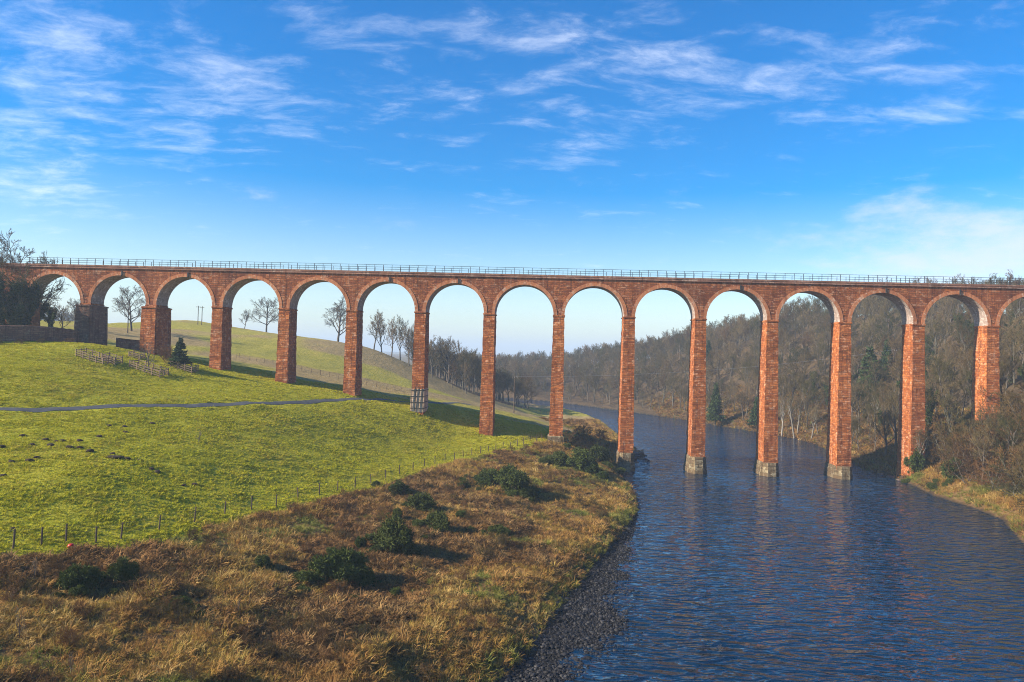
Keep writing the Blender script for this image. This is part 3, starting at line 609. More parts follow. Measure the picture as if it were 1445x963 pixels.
FIR = [evergreen(90, 14), evergreen(91, 14)]; IVYT = [ivytree(95, 12), ivytree(96, 12)]
def gorse(seed):
    rng = np.random.default_rng(seed); cl = []
    for i in range(30):
        a = rng.uniform(0, 6.28); r = rng.random() ** .6 * (.72 if i < 18 else 1.05); s = rng.uniform(.22, .42) if i < 18 else rng.uniform(.10, .20); cl.append(((math.cos(a) * r, math.sin(a) * r * .8, .22 + .62 * rng.random() ** .8 * (1.05 - .55 * r) + (0 if i < 18 else .12)), (s, s, s * rng.uniform(.8, 1.3))))
    v, f = leaves(rng, cl, 9500, .052, 1.3, 2.6); segs = [(np.array([0, 0, -.1]), np.array(c_[0]) * .9, .05, .02) for c_ in cl]; v2, f2 = tubes(segs, 5)
    return np_mesh('foliage', v, f, M_GORSE), np_mesh('stem', v2, f2, M_BARK)
GORSE = [gorse(101 + i) for i in range(4)]

def place_tree(kind, ms, x, y, h, base_h, label, cat='tree', group=None, z=None, sxy=1.0, parts=True):
    z = hz(x, y) if z is None else z; s = h / base_h; rz = random.uniform(0, 6.28)
    if not parts:
        o = link(kind, ms[2]); o.location = (x, y, z - .1); o.rotation_euler = (0, 0, rz); o.scale = (s * sxy, s * sxy, s); return tag(o, label, cat, group)
    t_ = thing(kind, label, cat, (x, y, z - .1), rz, group, (s * sxy, s * sxy, s))
    link('trunk', ms[0], t_); link('crown', ms[1], t_)
    if kind == 'ivy_clad_tree': link('ivy', ms[2], t_)
    return t_

# ------------------------------------------------------------------ trees: where they stand
def sky_tree(px, py, y, h, label, ms, kind='bare_tree', g=None, sxy=1.0):
    x, y_, z = at_y(px, py, y); return place_tree(kind, ms, x, y, h, 15, label, group=g, sxy=sxy)
sky_tree(376, 467, 303, 15.5, 'lone bare round-crowned tree on the hill crest seen through the fourth arch from the left', OAK[0], sxy=1.25)
sky_tree(477, 485, 293, 17.5, 'lone bare tree with a wide even crown seen through the fifth arch from the left', OAK[1], sxy=1.3)
sky_tree(186, 456, 225, 14, 'big spreading bare tree seen through the second arch from the left', OAK[2], sxy=1.15)
sky_tree(105, 462, 205, 9, 'small bare tree behind the first arch near the stone wall', OAK[0])
sky_tree(88, 470, 182, 8, 'dark bare tree leaning into the leftmost arch', WOODT[1])
sky_tree(345, 470, 330, 9, 'low bare tree on the skyline beside the fourth pier from the left', WOODT[2])
G1 = 'bare trees in the misty group on the valley side'
for px, y, h in [(528, 282, 15), (540, 300, 17), (553, 278, 15), (566, 292, 18), (578, 272, 16), (590, 288, 16), (612, 268, 15), (622, 290, 17), (634, 272, 17), (646, 285, 18), (655, 270, 15), (664, 292, 17), (672, 276, 15), (683, 300, 14), (600, 262, 10), (640, 262, 9), (618, 300, 16), (660, 262, 11), (700, 300, 12), (712, 320, 14), (735, 330, 13), (752, 345, 13), (630, 310, 18), (585, 310, 18), (690, 315, 16)]:
    x = (px - CX) / F * y; place_tree('bare_tree', WOODT[random.randrange(6)], x, y, h, 15, 'bare grey tree in the misty group on the slope behind the viaduct', group=G1, sxy=random.uniform(.75, 1), parts=y < 280)
# wood on the far bank
GW = 'bare trees in the wood on the far bank'
rng = np.random.default_rng(5); pts = []
cand = np.stack([rng.uniform(-40, 230, 9000), rng.uniform(165, 560, 9000)], 1)
_, _, _, wv_ = cover(cand); dv_ = sdf(cand, POLY_V); cand = cand[(wv_ > .9) & (dv_ > 2.5)]
for q in cand:
    if all((q[0] - p[0]) ** 2 + (q[1] - p[1]) ** 2 > (3.6 + q[1] * .004) ** 2 for p in pts): pts.append(q)
pts = [p for p in pts if abs(p[0] / p[1]) < .86]; pts.sort(key=lambda p: p[1])
pz = height(np.array(pts)); n_ind = 0; rest_pts = []
for p, z in zip(pts, pz):
    d = sdf(np.array([p]), POLY_V)[0]; h = rng.uniform(9, 15.5) * (0.72 if d < 7 else 1)
    if n_ind < 210 and p[1] < 330 and rng.random() < .20:
        place_tree('ivy_clad_tree', IVYT[rng.integers(2)], p[0], p[1], h * .9, 12, 'tree with dark ivy-wrapped trunk among the bare wood of the far bank', group='ivy-clad trees in the far bank wood', z=z, sxy=rng.uniform(.8, 1.0)); n_ind += 1
    elif n_ind < 210 and (p[1] < 330): 
        place_tree('bare_tree', WOODT[rng.integers(6)], p[0], p[1], h, 15, 'bare brown tree in the dense wood climbing the far bank', group=GW, z=z, sxy=rng.uniform(.8, 1.1), parts=p[1] < 190); n_ind += 1
    else: rest_pts.append((p[0], p[1], z - .1, h / 15))
def put(px, y, kind, ms, h, base, label, **k):
    x = (px - CX) / F * y; return place_tree(kind, ms, x, y, h, base, label, **k)
put(1012, 262, 'conifer', FIR[0], 15, 14, 'dark green conifer at the water edge between the two tallest river piers')
put(1000, 330, 'conifer', FIR[1], 15, 14, 'dark evergreen on the wooded skyline seen through the arch above mid river')
put(1180, 235, 'conifer', FIR[0], 15, 14, 'tall dark conifer rising in the wood left of the third arch from the right')
put(1228, 228, 'conifer', FIR[1], 17, 14, 'bushy dark conifer top filling the upper part of the third arch from the right', sxy=1.3)
put(1252, 236, 'conifer', FIR[0], 14, 14, 'dark conifer just right of the bushy one under the same arch')
put(1070, 245, 'conifer', FIR[1], 11, 14, 'green conifer half hidden behind the second river pier', sxy=1.2)
for i, (px, y, h) in enumerate([(1093, 236, 12), (1106, 231, 13), (1124, 226, 14), (1128, 229, 13), (1148, 219, 10)]):
    put(px, y, 'birch_tree', BIRCH[i % 2], h, 14, 'white stemmed birch on the far bank between the two right river piers', group='white birches on the far bank')
put(1238, 192, 'birch_tree', BIRCH[0], 12, 14, 'slim pale birch leaning beside the last pier on dry land')
put(1306, 149, 'birch_tree', BIRCH[1], 9, 14, 'pale stemmed birch right of the ivy-footed pier')
# left end: ivy-clad trees by the abutment
for px, y, h, ms, lab in [(6, 153, 17, IVYT[0], 'tall ivy-clad tree at the left edge rising above the parapet'), (34, 155, 14, IVYT[1], 'ivy-clad tree in front of the left abutment'), (-16, 151, 13, IVYT[1], 'ivy-smothered tree at the far left edge by the stone wall'),
                       (16, 151, 10, IVYT[0], 'low ivy-covered tree behind the wall at left'), (52, 168, 12, IVYT[0], 'ivy-clad tree behind the viaduct inside the leftmost arch'), (72, 180, 9, IVYT[1], 'dark bushy tree behind the wall below the leftmost arch')]:
    put(px, y, 'ivy_clad_tree', ms, h, 12, lab)
for px, y, h, lab in [(-4, 140, 1.6, 'brown bush at the foot of the stone wall at the left edge'), (28, 143, 1.3, 'low brown bush left of centre along the stone wall'), (58, 147, 1.4, 'low brown bush nearer the leftmost pier along the stone wall'), (96, 151, 1.5, 'small brown bush by the foot of the leftmost pier')]:
    put(px, y, 'scrub_bush', SCRUB[px % 4], h, 5.5, lab, cat='bush', sxy=1.5)
put(26, 156, 'ivy_clad_tree', IVYT[1], 16, 12, 'ivy-covered tree hiding the left end of the spandrel wall', sxy=1.2)
put(47, 170, 'bare_tree', WOODT[3], 19, 15, 'bare tree topping the parapet at the left end')
put(18, 166, 'bare_tree', OAK[1], 22, 15, 'bare grey tree standing highest behind the left end of the parapet')
# right bank scrub
GS = 'tangled scrub bushes on the right bank'
sp = []
cand = np.stack([rng.uniform(62, 125, 4000), rng.uniform(88, 150, 4000)], 1); dv_ = sdf(cand, POLY_V); cand = cand[(dv_ > 4.6) & (np.abs(cand[:, 0] / cand[:, 1]) < .80) & (cand[:, 0] / cand[:, 1] > .5)]
for q in cand:
    if all((q[0] - p[0]) ** 2 + (q[1] - p[1]) ** 2 > 2.35 ** 2 for p in sp): sp.append(q)
for p in sp:
    if abs(p[0] - 82.8) < 3.2 and p[1] < 153 and p[1] > 136: continue
    if rng.random() < .28 and p[0] / p[1] > .58:
        place_tree('bare_tree', WOODT[rng.integers(6)], p[0], p[1], rng.uniform(8.5, 13), 15, 'bare tree standing among the russet scrub on the right bank', group='bare trees among the scrub', sxy=rng.uniform(.9, 1.2)); continue
    place_tree('scrub_bush', SCRUB[rng.integers(4)], p[0], p[1], rng.uniform(6.0, 11), 5.5, 'leafless russet scrub bush in the thicket on the right bank', 'bush', GS, sxy=rng.uniform(.9, 1.25), parts=p[1] < 135)
# scrub and gorse on the left bank
BUSHP = []
def bush(px, py, wpx, hpx, label, i, kind='gorse_bush', ms=None, cat='bush', grp=None):
    x, y, z = ground_at(px, py); s = wpx * y / F / 2.15; t_ = thing(kind, label, cat, (x, y, z - .05), random.uniform(0, 6.28), grp, (s * random.uniform(.85, 1.2), s * random.uniform(.75, 1.0), max(hpx * y / F / 1.4, .3)))
    BUSHP.append((x, y, s)); m_ = GORSE[i % 4]; link('foliage', m_[0], t_); link('stem', m_[1], t_); return t_
for i, (px, py, w_, h_, lab) in enumerate([(110, 832, 60, 48, 'dark gorse bush in the brown bracken just below the leftmost fence posts'), (172, 822, 46, 42, 'small round gorse bush right of the one below the leftmost fence posts'),
        (478, 822, 90, 62, 'broadest dark gorse bush low on the dry grass bank'), (515, 828, 40, 40, 'lower gorse clump joined to the right side of the broadest gorse bush'), (508, 772, 20, 20, 'tiny gorse clump above the broadest gorse bush'),
        (556, 782, 68, 62, 'tall ragged gorse bush in the middle of the dry bank'), (560, 734, 20, 24, 'narrow gorse sprig above the tall ragged gorse bush'), (592, 722, 42, 34, 'compact gorse bush near the fence in the middle of the bank'),
        (619, 748, 44, 36, 'rounded gorse bush right of the tall ragged one'), (562, 696, 34, 22, 'low gorse patch against the fence line'), (724, 696, 66, 52, 'large dark gorse bush below the fence near the viaduct foot'), (690, 682, 42, 26, 'flat gorse bush left of the large one near the viaduct foot'),
        (704, 754, 36, 18, 'flattened dark gorse clump toward the river'), (820, 662, 60, 34, 'dark gorse beside the first river pier'), (788, 656, 40, 26, 'dark gorse between the last land pier and the first river pier'), (845, 652, 46, 30, 'gorse bush at the river edge by the first river pier'),
        (425, 838, 30, 16, 'faint low gorse tuft left of the broadest gorse bush'), (255, 860, 40, 22, 'dull dark bush among the bracken at lower left'), (655, 690, 26, 16, 'small gorse sprig just under the fence left of the viaduct foot')]):
    bush(px, py, w_, h_, lab, i)
bush(1293, 668, 38, 46, 'dark ivy mound against the foot of the pier on the right bank', 1, 'ivy_bush')
bush(1352, 676, 44, 40, 'green ivy mound at the front of the russet thicket on the right bank', 2, 'ivy_bush')
for i, (px, py, h, lab) in enumerate([(800, 628, 4.2, 'leafless brown thicket just behind the last land pier'), (826, 622, 4.6, 'leafless russet thicket between the last land pier and the river'), (848, 622, 3.8, 'leafless russet thicket at the river edge behind the first river pier'), (864, 636, 3.0, 'low brown thicket left of the first river pier'),
        (835, 648, 2.4, 'knee-high brown thicket in front of the first river pier'), (905, 640, 1.4, 'small twiggy bush on the rocky spit beside the first river pier'), (892, 700, 1.6, 'twiggy bush overhanging the water below the rocky spit'), (779, 598, 1.6, 'little dark bush behind the last land pier')]):
    x, y, z = ground_at(px, py); place_tree('scrub_bush', SCRUB[i % 4], x, y, h, 5.5, lab, 'bush', z=z, sxy=1.25)
x, y, z = ground_at(280, 624); place_tree('sapling', SAPL, x, y, 1.9, 4.2, 'little leafless sapling alone in the middle of the green field', 'sapling', z=z, sxy=1.25)
for i, (px, py, h, lab) in enumerate([(48, 818, 2.0, 'thin dead stem in the bracken at far left below the fence'), (28, 900, 2.2, 'tall thin dead stem in the bracken at lower left corner'), (100, 955, 1.6, 'dead branching stalk at the bottom edge left of centre'), (335, 868, 1.5, 'dead stalk among russet bracken left of the gorse')]):
    x, y, z = ground_at(px, py); place_tree('dead_stalk', SAPL, x, y, h, 4.2, lab, 'plant', z=z, sxy=.6)

# ------------------------------------------------------------------ fences, wall, pens, poles
def fence(L, name, label, posth, rails, wood, spacing=None, pr=.055, wire=True, group=None, split=.0):
    Q = np.array(L, float); t_ = thing(name, label, 'fence', (Q[0, 0], Q[0, 1], 0), 0, group); off = np.array([Q[0, 0], Q[0, 1], 0]); top = []
    if spacing: Q = smooth_line(Q, spacing)
    zz = height(Q)
    for i, (q, z) in enumerate(zip(Q, zz)):
        b = MB(); hgt = posth * random.uniform(.9, 1.08); ln = (random.gauss(0, .05), random.gauss(0, .04)); p = np.array([q[0], q[1], z]) - off
        b.tube(p + (0, 0, -.3), p + (ln[0] * hgt, ln[1] * hgt, hgt), pr * random.uniform(.85, 1.15), pr * .9, 7); b.obj('post', wood, t_); top.append((p, ln, hgt))
    b = MB()
    for (p, l, h), (p2, l2, h2) in zip(top[:-1], top[1:]):
        for f, r in rails:
            a = p + np.array([l[0], l[1], 1]) * h * f; c_ = p2 + np.array([l2[0], l2[1], 1]) * h2 * f; mid = (a + c_) / 2 - np.array([0, 0, .02])
            b.tube(a, mid, r, n=4, caps=False); b.tube(mid, c_, r, n=4, caps=False)
    b.obj('wire' if wire else 'rail', M_WIRE if wire else wood, t_); return t_
FPX = [-55, -15, 20, 60, 95, 138, 173, 227, 277, 320, 358, 393, 424, 454, 480, 504, 527, 548, 567, 586, 602, 617, 631, 645, 657, 669, 681, 692, 703, 713, 723, 733, 742, 751, 760, 768]
fl_ = np.array(FENCE, float); fpt = np.array([at_z(q, np.interp(q, fl_[:, 0], fl_[:, 1]), np.interp(q, fl_[:, 0], fl_[:, 2]))[:2] for q in FPX])
fence(fpt + np.array([-.45, .55]), 'field_fence', 'dark post and wire fence curving between the green field and the dry bank', 1.4, [(.35, .007), (.65, .007), (.93, .008)], M_WOOD, pr=.075)
fence([ground_at(px, py, 176)[:2] for px, py in [(330, 504), (360, 511), (410, 520), (450, 529), (500, 540), (545, 549), (585, 556)]], 'hill_fence', 'wooden post and rail fence along the tan strip behind the viaduct', 1.3, [(.4, .03), (.9, .035)], M_WOOD, spacing=2.6, wire=False)
fence([ground_at(px, py, 190)[:2] for px, py in [(735, 578), (752, 579), (770, 583), (786, 590)]], 'bank_fence', 'short pale fence on the river bend behind the last land pier', 1.2, [(.5, .02), (.95, .025)], M_WOODP, spacing=2.6, wire=False)
def wall(L, h, label, th=.55):
    Q = smooth_line(L, .8); z = height(Q); t_ = thing('stone_wall', label, 'wall', (Q[0, 0], Q[0, 1], 0)); off = np.array([*Q[0], 0]); tg = np.gradient(Q, axis=0); tg /= np.hypot(*tg.T)[:, None]; nr = np.stack([-tg[:, 1], tg[:, 0]], 1)
    ztop = np.convolve(np.pad(z, 4, mode='edge'), np.ones(9) / 9, 'valid') + h
    b = MB(); vs = []
    for i in range(len(Q)):
        for s, zz in ((-1, z[i] - .6), (1, z[i] - .6), (.85, ztop[i]), (-.85, ztop[i])): vs.append(np.array([*(Q[i] + nr[i] * s * th / 2), zz]) - off)
    fs = []
    for i in range(len(Q) - 1):
        for j in range(4): fs.append((4 * i + j, 4 * i + (j + 1) % 4, 4 * i + 4 + (j + 1) % 4, 4 * i + 4 + j))
    fs += [(3, 2, 1, 0), tuple(4 * (len(Q) - 1) + j for j in range(4))]; b.add(vs, [f[::-1] for f in fs]); b.obj('masonry', M_OLD, t_)
    b = MB()
    for i in range(len(Q) - 1):
        a = np.array([*Q[i], ztop[i]]) - off; c_ = np.array([*Q[i + 1], ztop[i + 1]]) - off; r = random.uniform(.2, .26); b.tube(a + (0, 0, .05), a * .04 + c_ * .96 + (0, 0, .05), r, n=7)
    b.obj('coping', M_OLD, t_)
wall([at_y(-60, 490, 140)[:2], at_y(0, 490, 145)[:2], at_y(70, 490, 152)[:2], vp(0, -2.0)], 2.9, 'dark red stone wall running to the leftmost pier')
wall([vp(0.15, 3.0), vp(.5, 5), vp(.9, 5)], 2.2, 'low red stone wall between the two leftmost piers')
def pen(px, py, wm, dm, rot, label, sap=None, h=1.35):
    x, y, z = ground_at(px, py); t_ = thing('tree_guard', label, 'tree guard', (x, y, z), rot)
    cs = [(-wm / 2, -dm / 2), (wm / 2, -dm / 2), (wm / 2, dm / 2), (-wm / 2, dm / 2)]; cr, sr = math.cos(rot), math.sin(rot)
    gl = lambda a, c_: hz(x + a * cr - c_ * sr, y + a * sr + c_ * cr) - z
    pp = []
    for a, c_ in zip(cs, cs[1:] + cs[:1]):
        nn = max(1, round(math.hypot(c_[0] - a[0], c_[1] - a[1]) / 1.5))
        for i in range(nn): pp.append((a[0] + (c_[0] - a[0]) * i / nn, a[1] + (c_[1] - a[1]) * i / nn))
    for q in pp:
        b = MB(); zz = gl(*q); b.tube((*q, zz - .2), (q[0] + random.gauss(0, .03), q[1], zz + h * random.uniform(.92, 1.1)), .10, n=6); b.obj('post', M_WOODP, t_)
    for lev in (.25, .55, .85):
        b = MB()
        for q, q2 in zip(pp, pp[1:] + pp[:1]): b.tube((*q, gl(*q) + h * lev), (*q2, gl(*q2) + h * lev), .085, n=4)
        b.obj('rail', M_WOODP, t_)
    if sap: place_tree('sapling', SAPL, x, y, sap[0], 4.2, sap[1], 'sapling', z=z, sxy=1.1)
pen(133, 508, 5.5, 2.5, -.15, 'pale wooden rail pen on the field nearest the stone wall'); pen(158, 512, 2.6, 2.2, -.1, 'small pale wooden rail pen just right of the one nearest the stone wall')
pen(210, 525, 6.2, 2.6, -.15, 'long wooden rail pen around a bare sapling in front of the second pier', (6.5, 'bare twiggy sapling inside the long wooden pen'))
pen(260, 522, 4.4, 2.4, -.1, 'shaded dark wooden rail pen left of the third pier'); pen(193, 505, 2.2, 1.8, 0, 'small far wooden rail pen behind the long one', h=1.1)
x, y, z = ground_at(252, 520); place_tree('conifer', FIR[1], x, y + .5, 6.2, 14, 'young dark evergreen growing from the shaded pen', z=z, sxy=1.5)
x, y, z = ground_at(240, 514); place_tree('scrub_bush', SCRUB[0], x, y, 4.5, 5.5, 'brown leafless bush against the second pier from the left', 'bush', z=z)
def pole(x, y, h, label, arms=1, z=None):
    z = hz(x, y) if z is None else z; t_ = thing('utility_pole', label, 'utility pole', (x, y, z)); b = MB(); b.tube((0, 0, -.5), (0, 0, h), .17, .12, 8); b.obj('mast', M_WOOD, t_)
    b = MB(); b.box(-.8, .8, -.2, -.1, h - .5, h - .36); b.obj('crossarm', M_WOOD, t_)
    for s in (-.7, 0, .7):
        b = MB(); b.tube((s, -.15, h - .36), (s, -.15, h - .12), .06, .04, 6); b.obj('insulator', M_CERAM, t_)
    return Vector((x, y, z + h - .1))
xp, yp, zp = ground_at(725, 583, 200); pt1 = pole(xp, yp, 10.2, 'dark wooden utility pole standing on the grassy river bend', z=zp)
xq, yq = (1262 - CX) / F * 230, 230; pt2 = pole(xq, yq, 12, 'utility pole hidden among trees on the far bank')
pole((278.5 - CX) / F * 285, 285, 7.2, 'left pole of the close pair on the left skyline'); pole((284 - CX) / F * 286, 286, 7.2, 'right pole of the close pair on the left skyline'); pole((180 - CX) / F * 215, 215, 7.5, 'single dark pole beside the big spreading tree at left')
b = MB(); pts_ = [pt1.lerp(pt2, i / 24) - Vector((0, 0, 4 * 2.2 * (i / 24) * (1 - i / 24))) for i in range(25)]
for a, c_ in zip(pts_[:-1], pts_[1:]): b.tube(a, c_, .028, n=4, caps=False)
tag(b.obj('overhead_cable', M_CABLE), 'thin pale cable strung across the river behind the piers', 'cable')

# ------------------------------------------------------------------ small things
def rock_mesh(seed, name='rock'):
    rng_ = np.random.default_rng(seed); import bmesh
    bm = bmesh.new(); bmesh.ops.create_icosphere(bm, subdivisions=2, radius=1)
    for v in bm.verts: v.co *= 1 + rng_.normal(0, .09); v.co.z *= .6
    me = bpy.data.meshes.new(name); bm.to_mesh(me); bm.free(); return me
M_ROCK = veg('river_rock', [(0.07, 0.05, 0.04), (0.14, 0.10, 0.08), (0.09, 0.085, 0.08)], rough=.7)
M_PEB = veg('wet_pebbles', [(0.010, 0.010, 0.011), (0.016, 0.016, 0.017), (0.026, 0.025, 0.025), (0.06, 0.058, 0.056)], rough=.45, loc_scale=2)
ROCKS = [rock_mesh(i) for i in range(3)]
for m_ in ROCKS: m_.materials.append(M_ROCK)
for i, (px, py, r) in enumerate([(893, 648, .9), (900, 645, .7), (908, 648, .8), (914, 650, .6), (896, 641, .8), (904, 640, .7), (886, 650, .7), (898, 652, .5), (1230, 666, .7), (1243, 669, .6), (1222, 661, .6), (1256, 673, .7), (1212, 656, .6), (1268, 677, .5)]):
    x, y, _ = at_z(px, py, 0.1); left = px < 1000
    o = link('rock', ROCKS[i % 3]); o.location = (x, y, max(hz(x, y), -.1) + .05); o.scale = (r * 1.2, r, r); o.rotation_euler = (0, 0, i * 1.3)
    tag(o, 'dark wet boulder on the rocky spit beside the first river pier' if left else 'dark boulder at the right water edge near the last river pier', 'rock', 'boulders of the rocky spit' if left else 'boulders at the right water edge')
mh_me = rock_mesh(50, 'molehill'); mh_me.materials.append(M_SOIL)
for i, (cx_, cy_, s) in enumerate([(130, 303, 1), (258, 325, 1), (178, 355, 1), (285, 357, 1.1), (450, 330, .9), (395, 370, 1.2), (450, 370, 1), (510, 390, 1.2), (560, 307, 1), (615, 248, 1), (705, 250, .9), (710, 283, .9), (720, 435, 1.1), (790, 442, .9), (853, 490, .9), (885, 510, 1.2), (1100, 580, 1),
        (65, 450, .9), (170, 445, 1.2), (208, 428, 1), (15, 530, 1), (68, 830, .7), (318, 335, .8), (355, 330, .8), (863, 233, 1), (10, 365, 1), (1040, 583, .7), (635, 405, .9)]):
    x, y, z = ground_at(cx_ / 4.011, 540 + cy_ / 4.011); o = link('molehill', mh_me); o.location = (x, y, z); o.scale = (s * .40, s * .37, s * .40); o.rotation_euler = (0, 0, i)
    tag(o, 'small dark molehill of bare soil on the green field', 'molehill', 'molehills scattered on the field')
x, y, z = ground_at(645 / 4.011, 540 + 425 / 4.011); o = link('soil_heap', mh_me); o.location = (x, y, z); o.scale = (1.25, .8, .45); tag(o, 'largest dark heap of turned soil in the middle of the molehills', 'soil heap')
x, y, z = ground_at(100, 773); b = MB()
tb = thing('tub', 'small bright red tub lying in the grass by a fence post', 'tub', (x, y, z + .0), .4)
ringp = lambda r, z_: [(r * math.cos(a), r * math.sin(a), z_) for a in [i * math.pi / 8 for i in range(16)]]
b.loft([ringp(.27, 0), ringp(.26, .14), ringp(.2, .27), ringp(.13, .31)]); b.obj('bowl', M_RED, tb, smooth=True); b = MB(); b.loft([ringp(.30, -.0), ringp(.30, .045), ringp(.272, .05)]); b.obj('rim', M_RED, tb)
for px, py, lab in [(1005, 795, 'reddish twig clump snagged in the shallows nearer the piers'), (1016, 920, 'reddish twig clump snagged in the shallows near the bottom edge')]:
    x, y, _ = at_z(px, py, 0); place_tree('driftwood', SAPL, x, y, .75, 4.2, lab, 'driftwood', z=-.02, sxy=1.6)

# ------------------------------------------------------------------ ground growth nobody could count
def scatter(name, P, srcs, scl, idx=None, tilt=.15, zs=None, label=None):
    src = bpy.data.collections.new(name + '_source')
    for i, me in enumerate(srcs): src.objects.link(bpy.data.objects.new(f'{name}_{i:02d}', me))
    n = len(P); me = bpy.data.meshes.new(name); me.vertices.add(n); me.vertices.foreach_set('co', np.asarray(P, np.float32).ravel())
    rng_ = np.random.default_rng(len(name)); rot = np.stack([rng_.normal(0, tilt, n), rng_.normal(0, tilt, n), rng_.uniform(0, 6.28, n)], 1)
    a = me.attributes.new('rot', 'FLOAT_VECTOR', 'POINT'); a.data.foreach_set('vector', rot.astype(np.float32).ravel())
    s3 = np.repeat(np.asarray(scl, float)[:, None], 3, 1)
    if zs is not None: s3[:, 2] *= zs
    a = me.attributes.new('scl', 'FLOAT_VECTOR', 'POINT'); a.data.foreach_set('vector', s3.astype(np.float32).ravel())
    a = me.attributes.new('pick', 'INT', 'POINT'); a.data.foreach_set('value', (rng_.integers(0, len(srcs), n) if idx is None else np.asarray(idx)).astype(np.int32))
    o = link(name, me); o['kind'] = 'stuff'
    if label: o['label'] = label
    ng = bpy.data.node_groups.new(name, 'GeometryNodeTree'); ng.interface.new_socket('Geometry', in_out='INPUT', socket_type='NodeSocketGeometry'); ng.interface.new_socket('Geometry', in_out='OUTPUT', socket_type='NodeSocketGeometry')
    N = ng.nodes; L = ng.links; gi = N.new('NodeGroupInput'); go = N.new('NodeGroupOutput'); ip = N.new('GeometryNodeInstanceOnPoints'); ci = N.new('GeometryNodeCollectionInfo')
    ci.inputs['Collection'].default_value = src; ci.inputs['Separate Children'].default_value = True; ci.inputs['Reset Children'].default_value = True
    def na(nm, ty): q = N.new('GeometryNodeInputNamedAttribute'); q.data_type = ty; q.inputs['Name'].default_value = nm; return q.outputs['Attribute']
    L.new(gi.outputs[0], ip.inputs['Points']); L.new(ci.outputs[0], ip.inputs['Instance']); ip.inputs['Pick Instance'].default_value = True
    L.new(na('pick', 'INT'), ip.inputs['Instance Index']); L.new(na('scl', 'FLOAT_VECTOR'), ip.inputs['Scale'])
    er = N.new('FunctionNodeEulerToRotation'); L.new(na('rot', 'FLOAT_VECTOR'), er.inputs[0]); L.new(er.outputs[0], ip.inputs['Rotation']); L.new(ip.outputs[0], go.inputs[0])
    md = o.modifiers.new('scatter', 'NODES'); md.node_group = ng; return o
def tuft(seed, mat, n, h, lean, width, spread, curl=.5):
    rng_ = np.random.default_rng(seed); V = []; Fc = []
    for i in range(n):
        a = rng_.uniform(0, 6.28); r = spread * math.sqrt(rng_.random()); p = np.array([math.cos(a) * r, math.sin(a) * r, -.03]); a2 = a + rng_.normal(0, .7); le = lean * rng_.uniform(.3, 1.3); L = h * rng_.uniform(.55, 1.1)
        d = np.array([math.cos(a2) * math.sin(le), math.sin(a2) * math.sin(le), math.cos(le)]); sd = np.array([-math.sin(a2 + rng_.normal(0, .8)), math.cos(a2), 0]) * width * rng_.uniform(.6, 1.3)
        m_ = p + d * L * .55; le2 = le + curl * rng_.uniform(.4, 1.4); d2 = np.array([math.cos(a2) * math.sin(le2), math.sin(a2) * math.sin(le2), math.cos(le2)]); e = m_ + d2 * L * .5
        k = len(V); V += [p - sd, p + sd, m_ + sd * .8, m_ - sd * .8, e + sd * .15, e - sd * .15]; Fc += [(k, k + 1, k + 2, k + 3), (k + 3, k + 2, k + 4, k + 5)]
    return np_mesh('tuft', np.array(V), np.array(Fc), mat)
DRY = [tuft(200 + i, M_DRY, 26, .55, .75, .016, .22, .9) for i in range(4)]
BRK = [tuft(210 + i, M_BRACK, 26, .60, .8, .028, .25, 1.0) for i in range(3)]
GRN = [tuft(220 + i, M_GREEN, 24, .38, .6, .016, .2, .7) for i in range(2)]
FLD = [tuft(230 + i, M_FIELD, 20, .20, .7, .018, .17, .8) for i in range(3)]
def sample(n, x0, x1, y0, y1, seed):
    r = np.random.default_rng(seed); P = np.stack([r.uniform(x0, x1, n), y0 + (y1 - y0) * r.random(n) ** 1.35], 1); P = P[np.abs(P[:, 0]) < P[:, 1] * .76 + 4]; return P
P = np.concatenate([sample(260000, -60, 112, 30, 175, 1), np.stack([RNG.uniform(-5, 48, 26000), RNG.uniform(175, 275, 26000)], 1)]); ro_, gr_, dr_, wd_ = cover(P); k = (ro_ > .5) & (gr_ < .35) & (dist_line(P, PATHL, False) > 1.4); P = P[k]; ro_ = ro_[k]
z = height(P); k = z > .12; P = P[k]; z = z[k]
pn = fbm(P, .085, 77, 4); pe = fbm(P, .16, 78, 3); r = RNG.random(len(P))
west = np.clip((-P[:, 0] - 6) / 26, 0, 1) * .55
idx = np.where(pn + west + (r - .5) * .6 > .47, RNG.integers(4, 7, len(P)), np.where(pe + (r - .5) * .5 > .42, RNG.integers(7, 9, len(P)), RNG.integers(0, 4, len(P))))
dvp = sdf(P, POLY_V); idx = np.where((dvp < 1.6) & (r < .7), RNG.integers(7, 9, len(P)), idx)
twg = (RNG.random(len(P)) < np.clip(.004 + .03 * np.clip(fbm(P, .12, 83, 3), 0, 1) + .010 * west, 0, .03)) & (P[:, 0] < 40) & (dvp > 3); idx = np.where(twg, RNG.integers(9, 13, len(P)), idx)
right_ = P[:, 0] > 55; s = np.clip(RNG.normal(1.0, .28, len(P)), .45, 1.9) * np.where(right_, 1.2, 1.0) * (1 + .45 * fbm(P, .3, 79, 2)); s = np.where(twg, RNG.uniform(.14, .30, len(P)), s)
sg = np.array([(x + RNG.normal(0, 1.0) * b_s, y + RNG.normal(0, .8) * b_s, b_s) for x, y, b_s in BUSHP for _ in range(11)]); sgz = height(sg[:, :2])
P = np.concatenate([P, sg[:, :2]]); z = np.concatenate([z, sgz]); s = np.concatenate([s, sg[:, 2] * RNG.uniform(.16, .50, len(sg))]); idx = np.concatenate([idx, RNG.integers(13, 17, len(sg))])
scatter('rough_grass', np.column_stack([P, z]), DRY + BRK + GRN + [m_[2] for m_ in SCRUB] + [m_[0] for m_ in GORSE], s, idx, .25, label='tangle of dry grass and dead bracken on the river bank')
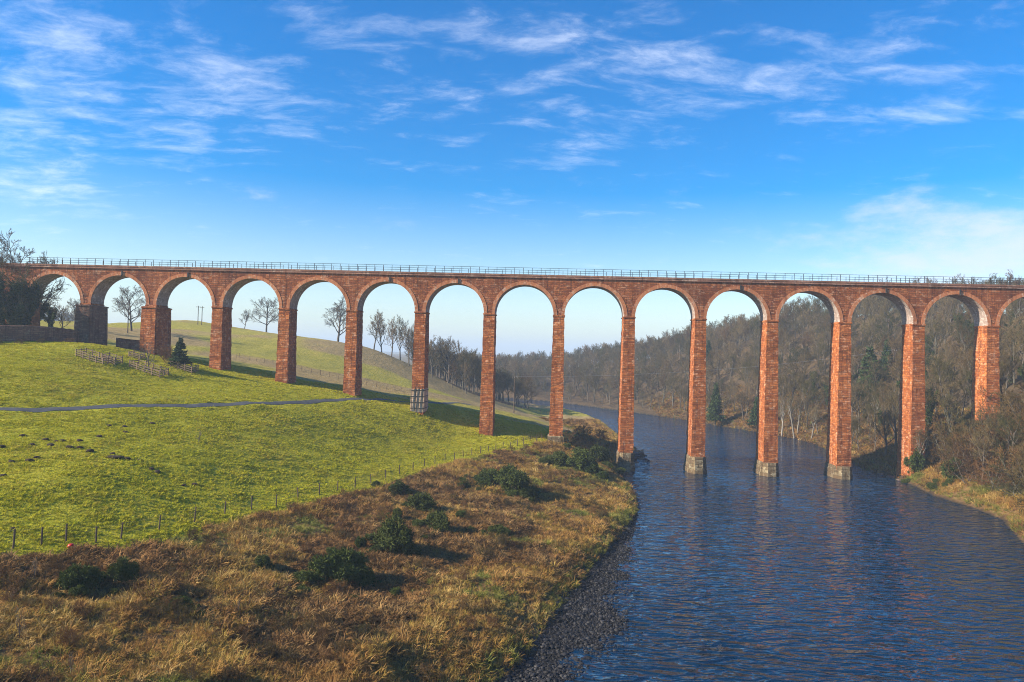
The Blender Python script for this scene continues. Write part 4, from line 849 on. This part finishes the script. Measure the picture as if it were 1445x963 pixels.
P = sample(230000, -120, 12, 40, 175, 2); ro_, gr_, dr_, wd_ = cover(P); k = (ro_ < .4) & (gr_ < .1) & (wd_ < .5) & (dist_line(P, PATHL, False) > 1.25) & (dr_ < .6); P = P[k]
s = np.clip(RNG.normal(1.0, .25, len(P)), .5, 1.8) * (1 + .45 * fbm(P, .5, 80, 3))
scatter('meadow_grass', np.column_stack([P, height(P)]), FLD, np.clip(s, .4, 2.2), None, .15, label='short grazed grass of the green field')
PEB = [rock_mesh(70 + i, 'pebble') for i in range(3)]
for m_ in PEB: m_.materials.append(M_PEB)
P = sample(120000, -20, 30, 45, 125, 3); dw_ = sdf(P, POLY_W); dv_ = sdf(P, POLY_V); z = height(P)
k = (dv_ < .8) & (dw_ > -2.4) & ((dw_ > 0) | (RNG.random(len(P)) < np.exp(dw_ / .9) * .3)) & (z > -.16); P = P[k]; z = z[k]
scatter('gravel', np.column_stack([P, z + .01]), PEB, np.clip(RNG.lognormal(-2.55, .45, len(P)), .03, .3), None, .3, label='dark wet gravel along the left water edge')
rp = np.array(rest_pts)
scatter('distant_wood', rp[:, :3], [m_[2] for m_ in WOODT], rp[:, 3], None, .03, label='farther bare trees of the wood fading into the haze')
# leaf litter and low growth under the wood and on the right bank
P = np.stack([rng.uniform(60, 130, 26000), rng.uniform(88, 330, 26000)], 1); ro_, gr_, dr_, wd_ = cover(P); k = (wd_ > .8) & (sdf(P, POLY_V) < 26); P = P[k]
scatter('undergrowth', np.column_stack([P, height(P)]), BRK + GRN[:1] + DRY[:1], RNG.uniform(1.0, 2.4, len(P)), None, .3, label='brown undergrowth below the trees of the far bank')
# distant woodland on the hills
P = np.stack([rng.uniform(-900, 1500, 9000), rng.uniform(620, 2000, 9000)], 1); a_ = P[:, 0] / P[:, 1]; k = (np.abs(a_) < .85) & ((a_ > .2) | (a_ < -.35)) & (fbm(P, .004, 90, 3) > -.1); P = P[k]
scatter('hill_wood', np.column_stack([P, height(P) - .3]), [m_[2] for m_ in WOODT], RNG.uniform(.8, 1.3, len(P)), None, .03, label='woods on the distant hazy hills')
print('objects', len(bpy.data.objects), 'things', sum(1 for o in COL.objects if o.parent is None))
